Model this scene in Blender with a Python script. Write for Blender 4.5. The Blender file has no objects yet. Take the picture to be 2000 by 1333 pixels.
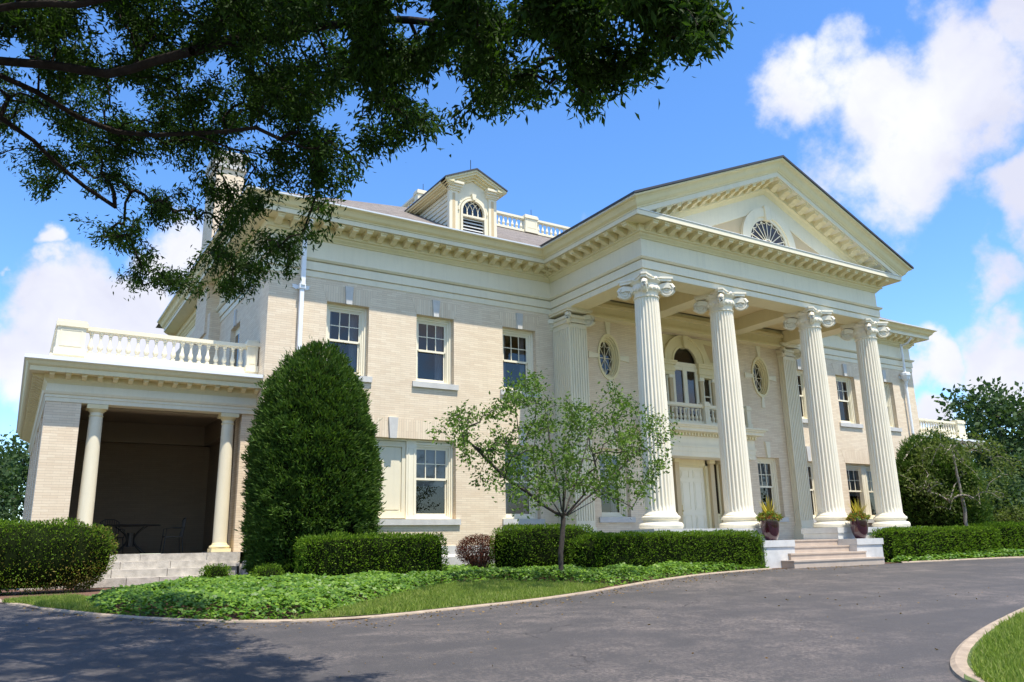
import bpy, math, random
import numpy as np
from mathutils import Matrix, Vector
random.seed(7)
RNG = np.random.default_rng(11)
PI = math.pi
S = bpy.context.scene
# ------------------------------------------------------------------ camera
cam_d = bpy.data.cameras.new('camera')
cam = bpy.data.objects.new('camera', cam_d)
S.collection.objects.link(cam)
cam.location = (-5.372, -21.095, -0.208)
CAM_ROT = (1.8231, 0.02053, -0.55387)
cam.rotation_euler = CAM_ROT
cam_d.sensor_width = 36.0
FPX = 1554.3
cam_d.lens = 36.0 * FPX / 2000.0
cam_d.clip_start = 0.1
cam_d.clip_end = 3000
S.camera = cam
CM = np.array(cam.rotation_euler.to_matrix())
CC = np.array(cam.location)
def ray(x, y): return CM @ np.array([(x - 1000) / FPX, -(y - 666.5) / FPX, -1.0])
def on(x, y, ax, v):
    d = ray(x, y); t = (v - CC[ax]) / d[ax]
    return CC + t * d
def g(x, y):                                   # ground height
    y = np.asarray(y, float)
    return -0.95 + 0.053 * np.clip(y + 6, -40, 0)
# ------------------------------------------------------------------ world, sun, exposure
SUN = Vector((0.16, -1.0, 2.7)).normalized()
SUN_EL = math.asin(SUN.z)
SUN_AZ = math.atan2(SUN.x, SUN.y)
W = bpy.data.worlds.new('World'); S.world = W; W.use_nodes = True
class NT:
    def __init__(s, tree): s.t = tree; s.n = tree.nodes; s.l = tree.links
    def new(s, typ, **kw):
        n = s.n.new(typ)
        for k, v in kw.items():
            if k in n.inputs.keys() and not hasattr(n, k): n.inputs[k].default_value = v
            else:
                try: setattr(n, k, v)
                except Exception: n.inputs[k].default_value = v
        return n
    def link(s, a, b): s.l.new(a, b)
    def math(s, op, a, b=None, c=None, clamp=False):
        n = s.n.new('ShaderNodeMath'); n.operation = op; n.use_clamp = clamp
        for i, v in enumerate((a, b, c)):
            if v is None: continue
            if isinstance(v, (int, float)): n.inputs[i].default_value = v
            else: s.link(v, n.inputs[i])
        return n.outputs[0]
    def mix(s, f, a, b, blend='MIX'):
        n = s.n.new('ShaderNodeMix'); n.data_type = 'RGBA'; n.blend_type = blend
        for i, v in ((0, f), (6, a), (7, b)):
            if isinstance(v, (int, float)): n.inputs[i].default_value = v
            elif isinstance(v, (tuple, list)): n.inputs[i].default_value = (*v[:3], 1)
            else: s.link(v, n.inputs[i])
        return n.outputs[2]
    def ramp(s, f, stops):
        n = s.n.new('ShaderNodeValToRGB'); s.link(f, n.inputs[0])
        el = n.color_ramp.elements
        while len(el) < len(stops): el.new(0.5)
        for e, (p, c) in zip(el, stops):
            e.position = p; e.color = (c, c, c, 1) if isinstance(c, (int, float)) else (*c, 1)
        return n.outputs[0]
    def noise(s, vec, scale, detail=4, rough=.55, dist=0.0):
        n = s.n.new('ShaderNodeTexNoise'); n.inputs['Scale'].default_value = scale
        n.inputs['Detail'].default_value = detail; n.inputs['Roughness'].default_value = rough
        n.inputs['Distortion'].default_value = dist
        if vec is not None: s.link(vec, n.inputs['Vector'])
        return n.outputs[0]
wt = NT(W.node_tree)
for n in list(wt.n): wt.n.remove(n)
sky = wt.n.new('ShaderNodeTexSky'); sky.sky_type = 'NISHITA'; sky.sun_disc = False
sky.sun_elevation = SUN_EL; sky.sun_rotation = SUN_AZ
sky.altitude = 0; sky.air_density = 1.0; sky.dust_density = 0.3; sky.ozone_density = 1.6
tc = wt.n.new('ShaderNodeTexCoord'); D = tc.outputs['Generated']
# clouds: soft banks placed by direction, edges broken by noise
clouds = [(1740, 260, 215, .92), (1560, 215, 120, .72), (1850, 190, 210, .9), (1990, 60, 120, .8), (1640, 110, 85, .55), (1790, 380, 70, .6),
          (1980, 400, 90, .75), (1945, 535, 75, .8), (2080, 470, 120, .9),
          (1860, 700, 75, .95), (1975, 680, 110, 1.0), (1790, 715, 60, .8), (1850, 820, 60, .85), (2060, 720, 100, .9),
          (50, 680, 150, 1.0), (160, 600, 150, 1.05), (270, 640, 140, 1.0), (100, 440, 48, .95), (125, 500, 60, .95), (380, 520, 120, .8), (40, 890, 30, .6),
          (365, 500, 100, .7), (700, 380, 24, .38), (1120, 430, 36, .45), (5, 515, 18, .6), (-150, 600, 130, .9),
          (600, 1700, 500, .8), (-400, -300, 300, .8), (2600, 0, 300, .9), (2500, 700, 250, .9)]
dist_n = wt.n.new('ShaderNodeVectorMath'); dist_n.operation = 'ADD'
nz = wt.n.new('ShaderNodeTexNoise'); nz.inputs['Scale'].default_value = 9; nz.inputs['Detail'].default_value = 6
wt.link(D, nz.inputs['Vector'])
sc = wt.n.new('ShaderNodeVectorMath'); sc.operation = 'MULTIPLY_ADD'
wt.link(nz.outputs['Color'], sc.inputs[0]); sc.inputs[1].default_value = (.16, .16, .16); sc.inputs[2].default_value = (-.08, -.08, -.08)
wt.link(D, dist_n.inputs[0]); wt.link(sc.outputs[0], dist_n.inputs[1])
DD = dist_n.outputs[0]
tot = None
for cx, cy, r, k in clouds:
    v = ray(cx, cy); L = np.linalg.norm(v); v = v / L
    rr = r / FPX / L
    d = wt.n.new('ShaderNodeVectorMath'); d.operation = 'DISTANCE'
    wt.link(DD, d.inputs[0]); d.inputs[1].default_value = tuple(v)
    m = wt.n.new('ShaderNodeMapRange'); m.interpolation_type = 'SMOOTHSTEP'
    wt.link(d.outputs['Value'], m.inputs[0])
    m.inputs[1].default_value = rr * 1.35; m.inputs[2].default_value = rr * .25
    m.inputs[3].default_value = 0; m.inputs[4].default_value = k
    tot = m.outputs[0] if tot is None else wt.math('MAXIMUM', tot, m.outputs[0])
# other clouds round the rest of the sky (seen in window reflections)
far = wt.noise(D, 2.3, 5, .55)
sep0 = wt.n.new('ShaderNodeSeparateXYZ'); wt.link(D, sep0.inputs[0])
behind = wt.math('MULTIPLY', wt.math('SUBTRACT', 0.05, sep0.outputs[1], clamp=True), 6.0, clamp=True)
farm = wt.math('MULTIPLY', wt.math('MULTIPLY', wt.math('SUBTRACT', far, .46), 5.0, clamp=True), behind)
tot = wt.math('MAXIMUM', tot, farm)
fine = wt.noise(D, 13, 10, .62)
mask = wt.math('ADD', wt.math('MULTIPLY', tot, 1.25), wt.math('MULTIPLY', wt.math('SUBTRACT', fine, .5), 1.7))
mr = wt.n.new('ShaderNodeMapRange'); mr.interpolation_type = 'SMOOTHSTEP'
wt.link(mask, mr.inputs[0]); mr.inputs[1].default_value = .38; mr.inputs[2].default_value = 1.05
present = wt.math('MULTIPLY', tot, 5.0, clamp=True)
CLM = wt.math('MULTIPLY', mr.outputs[0], present, clamp=True)
shade = wt.noise(DD, 5.0, 5, .5)
SKYK = 0.095
cl_col = wt.mix(wt.ramp(shade, [(.38, 0.0), (.62, 1.0)]), (5.1, 5.25, 6.3), (6.6, 6.7, 7.2))
hue = wt.n.new('ShaderNodeHueSaturation'); hue.inputs['Saturation'].default_value = 1.2; hue.inputs['Value'].default_value = 1.55
wt.link(sky.outputs[0], hue.inputs['Color'])
skc = wt.mix(1.0, hue.outputs[0], (.93, 1.05, 1.22), 'MULTIPLY')
out_col = wt.mix(CLM, skc, cl_col)
bg = wt.n.new('ShaderNodeBackground'); wt.link(out_col, bg.inputs[0]); bg.inputs[1].default_value = SKYK
wo = wt.n.new('ShaderNodeOutputWorld'); wt.link(bg.outputs[0], wo.inputs[0])
sd = bpy.data.lights.new('sun', 'SUN'); sun = bpy.data.objects.new('sun', sd); S.collection.objects.link(sun)
sd.energy = 4.7; sd.angle = math.radians(.53); sd.color = (1.0, .93, .81)
sun.rotation_euler = SUN.to_track_quat('Z', 'Y').to_euler()
S.view_settings.view_transform = 'Standard'; S.view_settings.look = 'None'
S.view_settings.gamma = 1; S.view_settings.use_curve_mapping = False
S.view_settings.exposure = 0.68
# ------------------------------------------------------------------ materials
def mat(name):
    m = bpy.data.materials.new(name); m.use_nodes = True
    t = NT(m.node_tree); b = m.node_tree.nodes['Principled BSDF']
    return m, t, b
def bump(t, b, h, strength, dist=.01):
    n = t.n.new('ShaderNodeBump'); n.inputs['Strength'].default_value = strength; n.inputs['Distance'].default_value = dist
    t.link(h, n.inputs['Height']); t.link(n.outputs[0], b.inputs['Normal'])
def objc(t): return t.n.new('ShaderNodeNewGeometry').outputs['Position']
def plain(name, c, rough=.5, metal=0, var=.06, scale=3.0, spec=.5, bmp=0.0):
    m, t, b = mat(name); p = objc(t)
    n = t.noise(p, scale, 5, .6)
    n2 = t.noise(p, scale * 14, 3, .6)
    f = t.math('ADD', t.math('MULTIPLY', n, .7), t.math('MULTIPLY', n2, .3))
    lo = [x * (1 - var * 1.6) for x in c]; hi = [min(1, x * (1 + var * .6)) for x in c]
    t.link(t.mix(t.ramp(f, [(.3, 0.0), (.7, 1.0)]), lo, hi), b.inputs['Base Color'])
    b.inputs['Roughness'].default_value = rough; b.inputs['Metallic'].default_value = metal
    b.inputs['Specular IOR Level'].default_value = spec
    if bmp: bump(t, b, n2, bmp)
    return m
def paint(name, c):
    m, t, b = mat(name); p = objc(t)
    n = t.noise(p, 1.1, 6, .65); n2 = t.noise(p, 40, 3, .6)
    mp = t.n.new('ShaderNodeMapping'); t.link(p, mp.inputs[0]); mp.inputs['Scale'].default_value = (7, 7, .5)
    st = t.noise(mp.outputs[0], 1.0, 6, .65)
    f = t.math('ADD', t.math('MULTIPLY', t.ramp(n, [(.35, 0.0), (.75, 1.0)]), .5), t.math('MULTIPLY', t.ramp(st, [(.5, 0.0), (.8, 1.0)]), .6))
    c0 = t.mix(t.math('MULTIPLY', f, .38), c, [x * .60 for x in c])
    t.link(t.mix(.12, c0, t.ramp(n2, [(.3, .6), (.7, 1.0)]), 'MULTIPLY'), b.inputs['Base Color'])
    b.inputs['Roughness'].default_value = .5; b.inputs['Specular IOR Level'].default_value = .35; bump(t, b, n2, .12); return m
def brickmat(name, c1, c2, mortar, bw=.31, rh=.063, ms=.0022, bumpk=.5):
    m, t, b = mat(name)
    uv = t.n.new('ShaderNodeUVMap').outputs[0]
    br = t.n.new('ShaderNodeTexBrick'); t.link(uv, br.inputs['Vector'])
    br.offset = .5; br.squash = 1.0
    br.inputs['Color1'].default_value = (*c1, 1); br.inputs['Color2'].default_value = (*c2, 1); br.inputs['Mortar'].default_value = (*[m_ * .55 + c_ * .45 for m_, c_ in zip(mortar, c1)], 1)
    br.inputs['Scale'].default_value = 1; br.inputs['Mortar Size'].default_value = ms; br.inputs['Mortar Smooth'].default_value = .3
    br.inputs['Bias'].default_value = 0; br.inputs['Brick Width'].default_value = bw; br.inputs['Row Height'].default_value = rh
    p = objc(t)
    n = t.noise(p, .6, 5, .6); n2 = t.noise(p, 30, 3)
    sx = t.n.new('ShaderNodeSeparateXYZ'); t.link(uv, sx.inputs[0])
    fr_ = t.math('FRACT', t.math('DIVIDE', sx.outputs[1], rh))
    ln = t.math('LESS_THAN', fr_, .10)
    brc = t.mix(t.math('MULTIPLY', ln, .42), br.outputs[0], mortar)
    c = t.mix(t.math('MULTIPLY', t.ramp(n, [(.35, 0.0), (.7, 1.0)]), .16), brc, [x * .62 for x in c1], 'MIX')
    c = t.mix(.16, c, t.ramp(n2, [(.2, .55), (.8, 1.0)]), 'MULTIPLY')
    mp = t.n.new('ShaderNodeMapping'); t.link(p, mp.inputs[0]); mp.inputs['Scale'].default_value = (5, 5, .35)
    st = t.ramp(t.noise(mp.outputs[0], 1.0, 5, .6), [(.52, 0.0), (.78, 1.0)])
    c = t.mix(t.math('MULTIPLY', st, .16), c, (.42, .35, .24))
    t.link(c, b.inputs['Base Color']); b.inputs['Roughness'].default_value = .8
    b.inputs['Specular IOR Level'].default_value = .25
    h = t.math('SUBTRACT', 1.0, br.outputs[1])
    bump(t, b, h, bumpk, .006)
    return m
M = {}
M['brick'] = brickmat('cream roman brick', (.765, .622, .452), (.85, .72, .54), (.40, .32, .225))
M['arch'] = brickmat('cream arch brick', (.765, .622, .452), (.85, .72, .54), (.40, .32, .225), bw=.55, rh=.075)
M['shadebrick'] = brickmat('shade-toned brick', (.27, .20, .135), (.30, .225, .15), (.19, .14, .095))  # porch interior brick, its shade put into the colour
M['shadepaint'] = plain('shade-toned porch paint', (.26, .20, .135), .5)  # porch ceiling colour darkened to stand for the shade in there
M['white'] = paint('ivory paint', (.83, .755, .565))
M['cream'] = paint('bounce-warmed cream paint', (.82, .71, .43))  # cream trim, with yellow of warm bounced light put into the colour
M['ceil'] = plain('ceiling bounce-warmed cream paint', (.78, .62, .34), .5, var=.05)  # cream ceiling, golden bounced light mixed into its colour
M['tan'] = plain('tan paint', (.60, .46, .26), .5, var=.05)
M['sash'] = plain('sash paint', (.86, .79, .61), .38, var=.03)
M['column'] = paint('column paint', (.87, .80, .64))
M['stone'] = plain('pale limestone', (.58, .57, .54), .75, var=.12, scale=4, bmp=.3)
M['rough'] = plain('rough pale stone', (.58, .54, .48), .85, var=.3, scale=5, bmp=1.0)
M['step'] = plain('pink stone', (.47, .38, .30), .75, var=.1, scale=4, bmp=.25)
M['metalw'] = plain('white metal', (.82, .84, .86), .35, var=.04)
M['lead'] = plain('dark flashing', (.05, .05, .055), .5, var=.2)
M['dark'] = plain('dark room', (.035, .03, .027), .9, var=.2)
M['curtain'] = plain('curtain cloth', (.62, .62, .62), .9, var=.1)
M['red'] = plain('red drape', (.35, .02, .04), .8, var=.1)
M['iron'] = plain('black iron', (.02, .02, .02), .5, var=.2)
M['louvre'] = plain('louvre paint', (.74, .73, .68), .5, var=.04)
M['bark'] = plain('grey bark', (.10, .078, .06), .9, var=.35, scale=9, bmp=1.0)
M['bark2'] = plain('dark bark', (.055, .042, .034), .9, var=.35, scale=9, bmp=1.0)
M['bark3'] = plain('near-black bark', (.040, .031, .025), .95, var=.4, scale=9, bmp=1.0, spec=.1)  # darkest of the bark tones, for the overhanging tree
M['palebark'] = plain('pale bark', (.27, .24, .20), .9, var=.3, scale=9, bmp=.6)
M['kerb'] = plain('concrete kerb', (.38, .30, .22), .85, var=.25, scale=6, bmp=.6)
M['brass'] = plain('brass', (.5, .36, .12), .3, metal=1)
m, t, b = mat('glazed maroon'); t.link(t.mix(t.noise(objc(t), 4), (.028, .004, .010), (.06, .008, .02)), b.inputs['Base Color'])
b.inputs['Roughness'].default_value = .12; b.inputs['Coat Weight'].default_value = .6; M['glaze'] = m
# glass
m, t, b = mat('window glass')
for n in list(t.n):
    if n.type != 'OUTPUT_MATERIAL': t.n.remove(n)
gl = t.n.new('ShaderNodeBsdfGlossy'); gl.inputs['Roughness'].default_value = .015; gl.inputs['Color'].default_value = (.95, .90, .84, 1)
tr = t.n.new('ShaderNodeBsdfTransparent'); tr.inputs['Color'].default_value = (.50, .50, .52, 1)
fr = t.n.new('ShaderNodeFresnel'); fr.inputs['IOR'].default_value = 1.6
nb = t.n.new('ShaderNodeBump'); nb.inputs['Strength'].default_value = .05; nb.inputs['Distance'].default_value = .02
t.link(t.noise(objc(t), 1.6, 2), nb.inputs['Height']); t.link(nb.outputs[0], gl.inputs['Normal'])
mx = t.n.new('ShaderNodeMixShader'); t.link(t.math('ADD', t.math('MULTIPLY', fr.outputs[0], .95), .02, clamp=True), mx.inputs[0])
t.link(tr.outputs[0], mx.inputs[1]); t.link(gl.outputs[0], mx.inputs[2])
t.link(mx.outputs[0], [n for n in t.n if n.type == 'OUTPUT_MATERIAL'][0].inputs[0]); M['glass'] = m
# shingles
m, t, b = mat('roof shingles'); uv = t.n.new('ShaderNodeUVMap').outputs[0]
br = t.n.new('ShaderNodeTexBrick'); t.link(uv, br.inputs['Vector'])
for k, v in (('Color1', (.17, .145, .125, 1)), ('Color2', (.27, .235, .205, 1)), ('Mortar', (.07, .06, .06, 1)), ('Scale', 1), ('Mortar Size', .008), ('Brick Width', .22), ('Row Height', .14), ('Bias', 0)):
    br.inputs[k].default_value = v
t.link(t.mix(.5, br.outputs[0], t.ramp(t.noise(objc(t), 8, 5), [(.3, .4), (.7, 1.0)]), 'MULTIPLY'), b.inputs['Base Color'])
b.inputs['Roughness'].default_value = .9; bump(t, b, br.outputs[1], -.8, .02); M['shingle'] = m
# asphalt
m, t, b = mat('worn asphalt'); p = objc(t)
big = t.noise(p, .34, 6, .65, .4); mid = t.noise(p, 2.2, 6, .65); fin = t.noise(p, 60, 3, .7)
mp = t.n.new('ShaderNodeMapping'); t.link(p, mp.inputs[0]); mp.inputs['Scale'].default_value = (.25, 1.1, 1); mp.inputs['Rotation'].default_value = (0, 0, .45)
streak = t.noise(mp.outputs[0], 1.0, 6, .62, .6)
wear = t.math('ADD', t.math('MULTIPLY', big, .5), t.math('MULTIPLY', streak, .5))
spk = t.noise(p, 22, 5, .75)
wear = t.math('MULTIPLY', t.ramp(wear, [(.45, .05), (.60, 1.0)]), t.ramp(t.math('ADD', t.math('MULTIPLY', spk, .65), t.math('MULTIPLY', mid, .35)), [(.46, .0), (.56, 1.0)]))
c = t.mix(wear, (.060, .0555, .0555), (.155, .13, .116))
vp = t.n.new('ShaderNodeTexVoronoi'); vp.inputs['Scale'].default_value = 55; t.link(p, vp.inputs['Vector'])
c = t.mix(t.math('MULTIPLY', t.math('LESS_THAN', vp.outputs['Distance'], .22), t.ramp(mid, [(.4, .05), (.65, .55)])), c, (.30, .27, .24))
c = t.mix(.35, c, t.ramp(fin, [(.3, .55), (.7, 1.15)]), 'MULTIPLY')
vo = t.n.new('ShaderNodeTexVoronoi'); vo.feature = 'DISTANCE_TO_EDGE'; vo.inputs['Scale'].default_value = .16
wob = t.n.new('ShaderNodeVectorMath'); wob.operation = 'MULTIPLY_ADD'; nn = t.n.new('ShaderNodeTexNoise'); nn.inputs['Scale'].default_value = .9; nn.inputs['Detail'].default_value = 6
t.link(p, nn.inputs['Vector']); t.link(nn.outputs[1], wob.inputs[0]); wob.inputs[1].default_value = (1.6, 1.6, 0); t.link(p, wob.inputs[2]); t.link(wob.outputs[0], vo.inputs['Vector'])
cr = t.math('MULTIPLY', t.math('LESS_THAN', vo.outputs[0], .0018), t.ramp(t.noise(p, 1.3, 3), [(.42, 0.0), (.55, 1.0)]))
c = t.mix(t.math('MULTIPLY', cr, .75), c, (.018, .016, .016))
t.link(c, b.inputs['Base Color']); b.inputs['Roughness'].default_value = .72; b.inputs['Specular IOR Level'].default_value = .35
bump(t, b, fin, .5, .01); M['asphalt'] = m
def soil(name, a, c2, sc=20):
    m, t, b = mat(name); p = objc(t)
    v = t.n.new('ShaderNodeTexVoronoi'); v.inputs['Scale'].default_value = sc; t.link(p, v.inputs['Vector'])
    f = t.math('ADD', t.math('MULTIPLY', t.noise(p, sc, 5, .7), .6), t.math('MULTIPLY', v.outputs[0], .6))
    t.link(t.mix(t.ramp(f, [(.25, 0.0), (.8, 1.0)]), a, c2), b.inputs['Base Color']); b.inputs['Roughness'].default_value = .95
    bump(t, b, f, 1.0, .03); return m
M['mulch'] = soil('bark mulch', (.045, .022, .014), (.20, .105, .07), 26)
M['lawnbase'] = soil('turf soil', (.04, .06, .015), (.085, .12, .03), 9)
M['ivybase'] = soil('ivy soil', (.015, .025, .008), (.04, .05, .02), 12)
def leafmat(name, cols, trans=.35, rough=.65, spec=.12):
    m, t, b = mat(name)
    r = t.n.new('ShaderNodeNewGeometry').outputs['Random Per Island']
    n = t.noise(objc(t), .9, 3)
    f = t.math('ADD', t.math('MULTIPLY', r, .7), t.math('MULTIPLY', n, .3))
    stops = [(i / (len(cols) - 1), c) for i, c in enumerate(cols)]
    c = t.ramp(f, stops)
    t.link(c, b.inputs['Base Color']); b.inputs['Roughness'].default_value = rough; b.inputs['Specular IOR Level'].default_value = spec
    tl = t.n.new('ShaderNodeBsdfTranslucent'); t.link(t.mix(1.0, c, (1.5, 1.7, .6), 'MULTIPLY'), tl.inputs[0])
    ms = t.n.new('ShaderNodeMixShader'); ms.inputs[0].default_value = trans
    t.link(b.outputs[0], ms.inputs[1]); t.link(tl.outputs[0], ms.inputs[2])
    t.link(ms.outputs[0], [n for n in t.n if n.type == 'OUTPUT_MATERIAL'][0].inputs[0]); return m
M['leafbig'] = leafmat('zelkova leaf', [(.014, .030, .006), (.026, .055, .009), (.05, .10, .014)], .32)
M['leafsmall'] = leafmat('crab leaf', [(.04, .075, .014), (.07, .13, .022), (.11, .18, .03), (.18, .26, .05)], .25)
M['yew'] = leafmat('yew needle', [(.022, .048, .009), (.042, .088, .015), (.065, .125, .022), (.035, .075, .014), (.11, .18, .04), (.06, .11, .02), (.15, .09, .03)], .22)
M['yewdead'] = leafmat('brown needle', [(.22, .07, .02), (.16, .05, .02)], .2)
M['hedge'] = leafmat('hedge leaf', [(.03, .065, .008), (.07, .135, .012), (.125, .21, .018), (.20, .28, .025)], .3)
M['hedgebr'] = leafmat('bronzed hedge leaf', [(.10, .11, .02), (.17, .17, .03), (.22, .16, .05), (.18, .20, .04)], .25)
M['red_leaf'] = leafmat('barberry leaf', [(.05, .014, .010), (.09, .024, .016), (.14, .05, .025)], .15)
M['ivy'] = leafmat('ivy leaf', [(.025, .07, .008), (.06, .14, .014), (.12, .22, .02), (.21, .33, .03)], .25, .45, .3)
M['grass'] = leafmat('grass blade', [(.11, .16, .03), (.16, .23, .04), (.23, .29, .06), (.36, .33, .16)], .3)
M['far1'] = leafmat('far maple leaf', [(.03, .06, .025), (.05, .09, .035), (.075, .115, .05)], .25)
M['far2'] = leafmat('far olive leaf', [(.05, .08, .02), (.09, .12, .03), (.13, .16, .05)], .3)
M['litter'] = leafmat('dry leaf', [(.12, .07, .03), (.22, .14, .06), (.30, .22, .10)], .1)
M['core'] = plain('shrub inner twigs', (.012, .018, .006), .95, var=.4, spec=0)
M['spike'] = leafmat('yellow spike leaf', [(.30, .22, .03), (.42, .33, .05), (.5, .42, .10)], .3)
M['mixp'] = leafmat('mixed planter leaf', [(.05, .10, .02), (.12, .19, .03), (.22, .28, .06), (.30, .08, .03), (.10, .17, .03), (.26, .32, .12)], .3)
# ------------------------------------------------------------------ mesh helpers
WID = 29.894
class MB:
    def __init__(s, mir=False): s.v = []; s.f = []; s.mir = mir; s.sw = False; s.sm = False
    def add(s, vs, fs):
        o = len(s.v); s.v += [tuple(v) for v in vs]; s.f += [tuple(i + o for i in f) for f in fs]; return s
    def box(s, x0, x1, y0, y1, z0, z1):
        if x0 > x1: x0, x1 = x1, x0
        if y0 > y1: y0, y1 = y1, y0
        v = [(x, y, z) for z in (z0, z1) for y in (y0, y1) for x in (x0, x1)]
        return s.add(v, [(0, 2, 3, 1), (4, 5, 7, 6), (0, 1, 5, 4), (2, 6, 7, 3), (0, 4, 6, 2), (1, 3, 7, 5)])
    def hull(s, bot, top):                     # two matching loops, closed
        n = len(bot)
        s.add(list(bot) + list(top), [tuple(range(n))[::-1], tuple(range(n, 2 * n))] + [(i, (i + 1) % n, n + (i + 1) % n, n + i) for i in range(n)])
        return s
    def prism(s, poly, ax, a, b):              # 2D poly extruded along axis
        def mk(p, t):
            return {'x': (t, p[0], p[1]), 'y': (p[0], t, p[1]), 'z': (p[0], p[1], t)}[ax]
        return s.hull([mk(p, a) for p in poly], [mk(p, b) for p in poly])
    def sweep(s, path, prof, closed=False, cap=True):
        # path XY polyline; outward = right-hand side of travel * -1 chosen as left normal; prof (off,z)
        P = [np.array(p, float) for p in path]; n = len(P); rows = []
        for i in range(n):
            a = P[i] - P[i - 1] if i > 0 or closed else None
            b = P[(i + 1) % n] - P[i] if i < n - 1 or closed else None
            if a is None: a = b
            if b is None: b = a
            na = np.array([a[1], -a[0]]) / np.linalg.norm(a); nb_ = np.array([b[1], -b[0]]) / np.linalg.norm(b)
            m = na + nb_; m = m / (m @ na)
            rows.append([(P[i][0] + m[0] * o, P[i][1] + m[1] * o, z) for o, z in prof])
        k = len(prof); vs = [v for r in rows for v in r]; fs = []
        for i in range(n if closed else n - 1):
            j = (i + 1) % n
            for q in range(k - 1): fs.append((i * k + q, i * k + q + 1, j * k + q + 1, j * k + q))
        if cap and not closed:
            fs.append(tuple(range(k))); fs.append(tuple((n - 1) * k + q for q in range(k))[::-1])
        return s.add(vs, fs)
    def lathe(s, c, prof, seg=20, ang=2 * PI, axis='z'):
        vs = []; k = len(prof)
        for i in range(seg):
            t = i / seg * ang; ca, sa = math.cos(t), math.sin(t)
            for r, z in prof: vs.append((c[0] + r * ca, c[1] + r * sa, c[2] + z))
        fs = [(i * k + q, ((i + 1) % seg) * k + q, ((i + 1) % seg) * k + q + 1, i * k + q + 1) for i in range(seg) for q in range(k - 1)]
        fs.append(tuple(i * k for i in range(seg))[::-1]); fs.append(tuple(i * k + k - 1 for i in range(seg)))
        return s.add(vs, fs)
    def tube(s, pts, rad, seg=6):
        pts = [np.array(p, float) for p in pts]; n = len(pts)
        if isinstance(rad, (int, float)): rad = [rad] * n
        vs = []
        up = np.array([0, 0, 1.0])
        for i in range(n):
            d = pts[min(i + 1, n - 1)] - pts[max(i - 1, 0)]; d = d / (np.linalg.norm(d) + 1e-9)
            a = np.cross(d, up)
            if np.linalg.norm(a) < .2: a = np.cross(d, np.array([1.0, 0, 0]))
            a /= np.linalg.norm(a); b_ = np.cross(d, a)
            for k in range(seg):
                t = 2 * PI * k / seg; vs.append(pts[i] + rad[i] * (math.cos(t) * a + math.sin(t) * b_))
        fs = [(i * seg + k, i * seg + (k + 1) % seg, (i + 1) * seg + (k + 1) % seg, (i + 1) * seg + k) for i in range(n - 1) for k in range(seg)]
        fs.append(tuple(range(seg))[::-1]); fs.append(tuple((n - 1) * seg + k for k in range(seg)))
        return s.add(vs, fs)
    def mesh(s, name, material):
        V = np.array(s.v, float)
        if s.mir: V[:, 0] = WID - V[:, 0]
        me = bpy.data.meshes.new(name)
        fs = [f[::-1] for f in s.f] if s.mir else s.f
        me.from_pydata(V.tolist(), [], fs)
        me.update()
        uvl = me.uv_layers.new(name='UVMap')
        nl = len(me.loops); lv = np.zeros(nl, int); me.loops.foreach_get('vertex_index', lv)
        nrm = np.zeros(len(me.polygons) * 3); me.polygons.foreach_get('normal', nrm); nrm = nrm.reshape(-1, 3)
        lt = np.zeros(len(me.polygons), int); me.polygons.foreach_get('loop_total', lt)
        N = np.abs(np.repeat(nrm, lt, axis=0)); C = V[lv]
        u = np.where(N[:, 0] > N[:, 1], C[:, 1], C[:, 0]); w = C[:, 2] / np.maximum(.3, np.sqrt(1 - np.minimum(.9, N[:, 2] ** 2)))
        flat = N[:, 2] > .9
        uu = np.where(flat, C[:, 0], u); ww = np.where(flat, C[:, 1], w)
        if s.sw: uu, ww = ww, uu
        uvl.data.foreach_set('uv', np.stack([uu + 50, ww + 50], 1).ravel())
        me.materials.append(M[material] if isinstance(material, str) else material)
        if s.sm:
            me.polygons.foreach_set('use_smooth', [True] * len(me.polygons))
        return me
    def obj(s, name, material, parent=None, smooth=None):
        me = s.mesh(name, material)
        o = bpy.data.objects.new(name, me); S.collection.objects.link(o)
        if parent is not None: o.parent = parent
        if smooth:
            me.polygons.foreach_set('use_smooth', [True] * len(me.polygons))
            me.set_sharp_from_angle(angle=math.radians(smooth))
        return o
def tag(o, label=None, cat=None, group=None, kind=None):
    for k, v in (('label', label), ('category', cat), ('group', group), ('kind', kind)):
        if v: o[k] = v
    return o
def empty(name, loc=(0, 0, 0)):
    o = bpy.data.objects.new(name, None); S.collection.objects.link(o); o.location = loc; o.empty_display_size = .3; return o
def inst(me, name, parent, loc, rot=0, mir=False, scale=None):
    o = bpy.data.objects.new(name, me); S.collection.objects.link(o); o.parent = parent; o.location = loc; o.rotation_euler = (0, 0, rot)
    if scale: o.scale = scale
    return o
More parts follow.
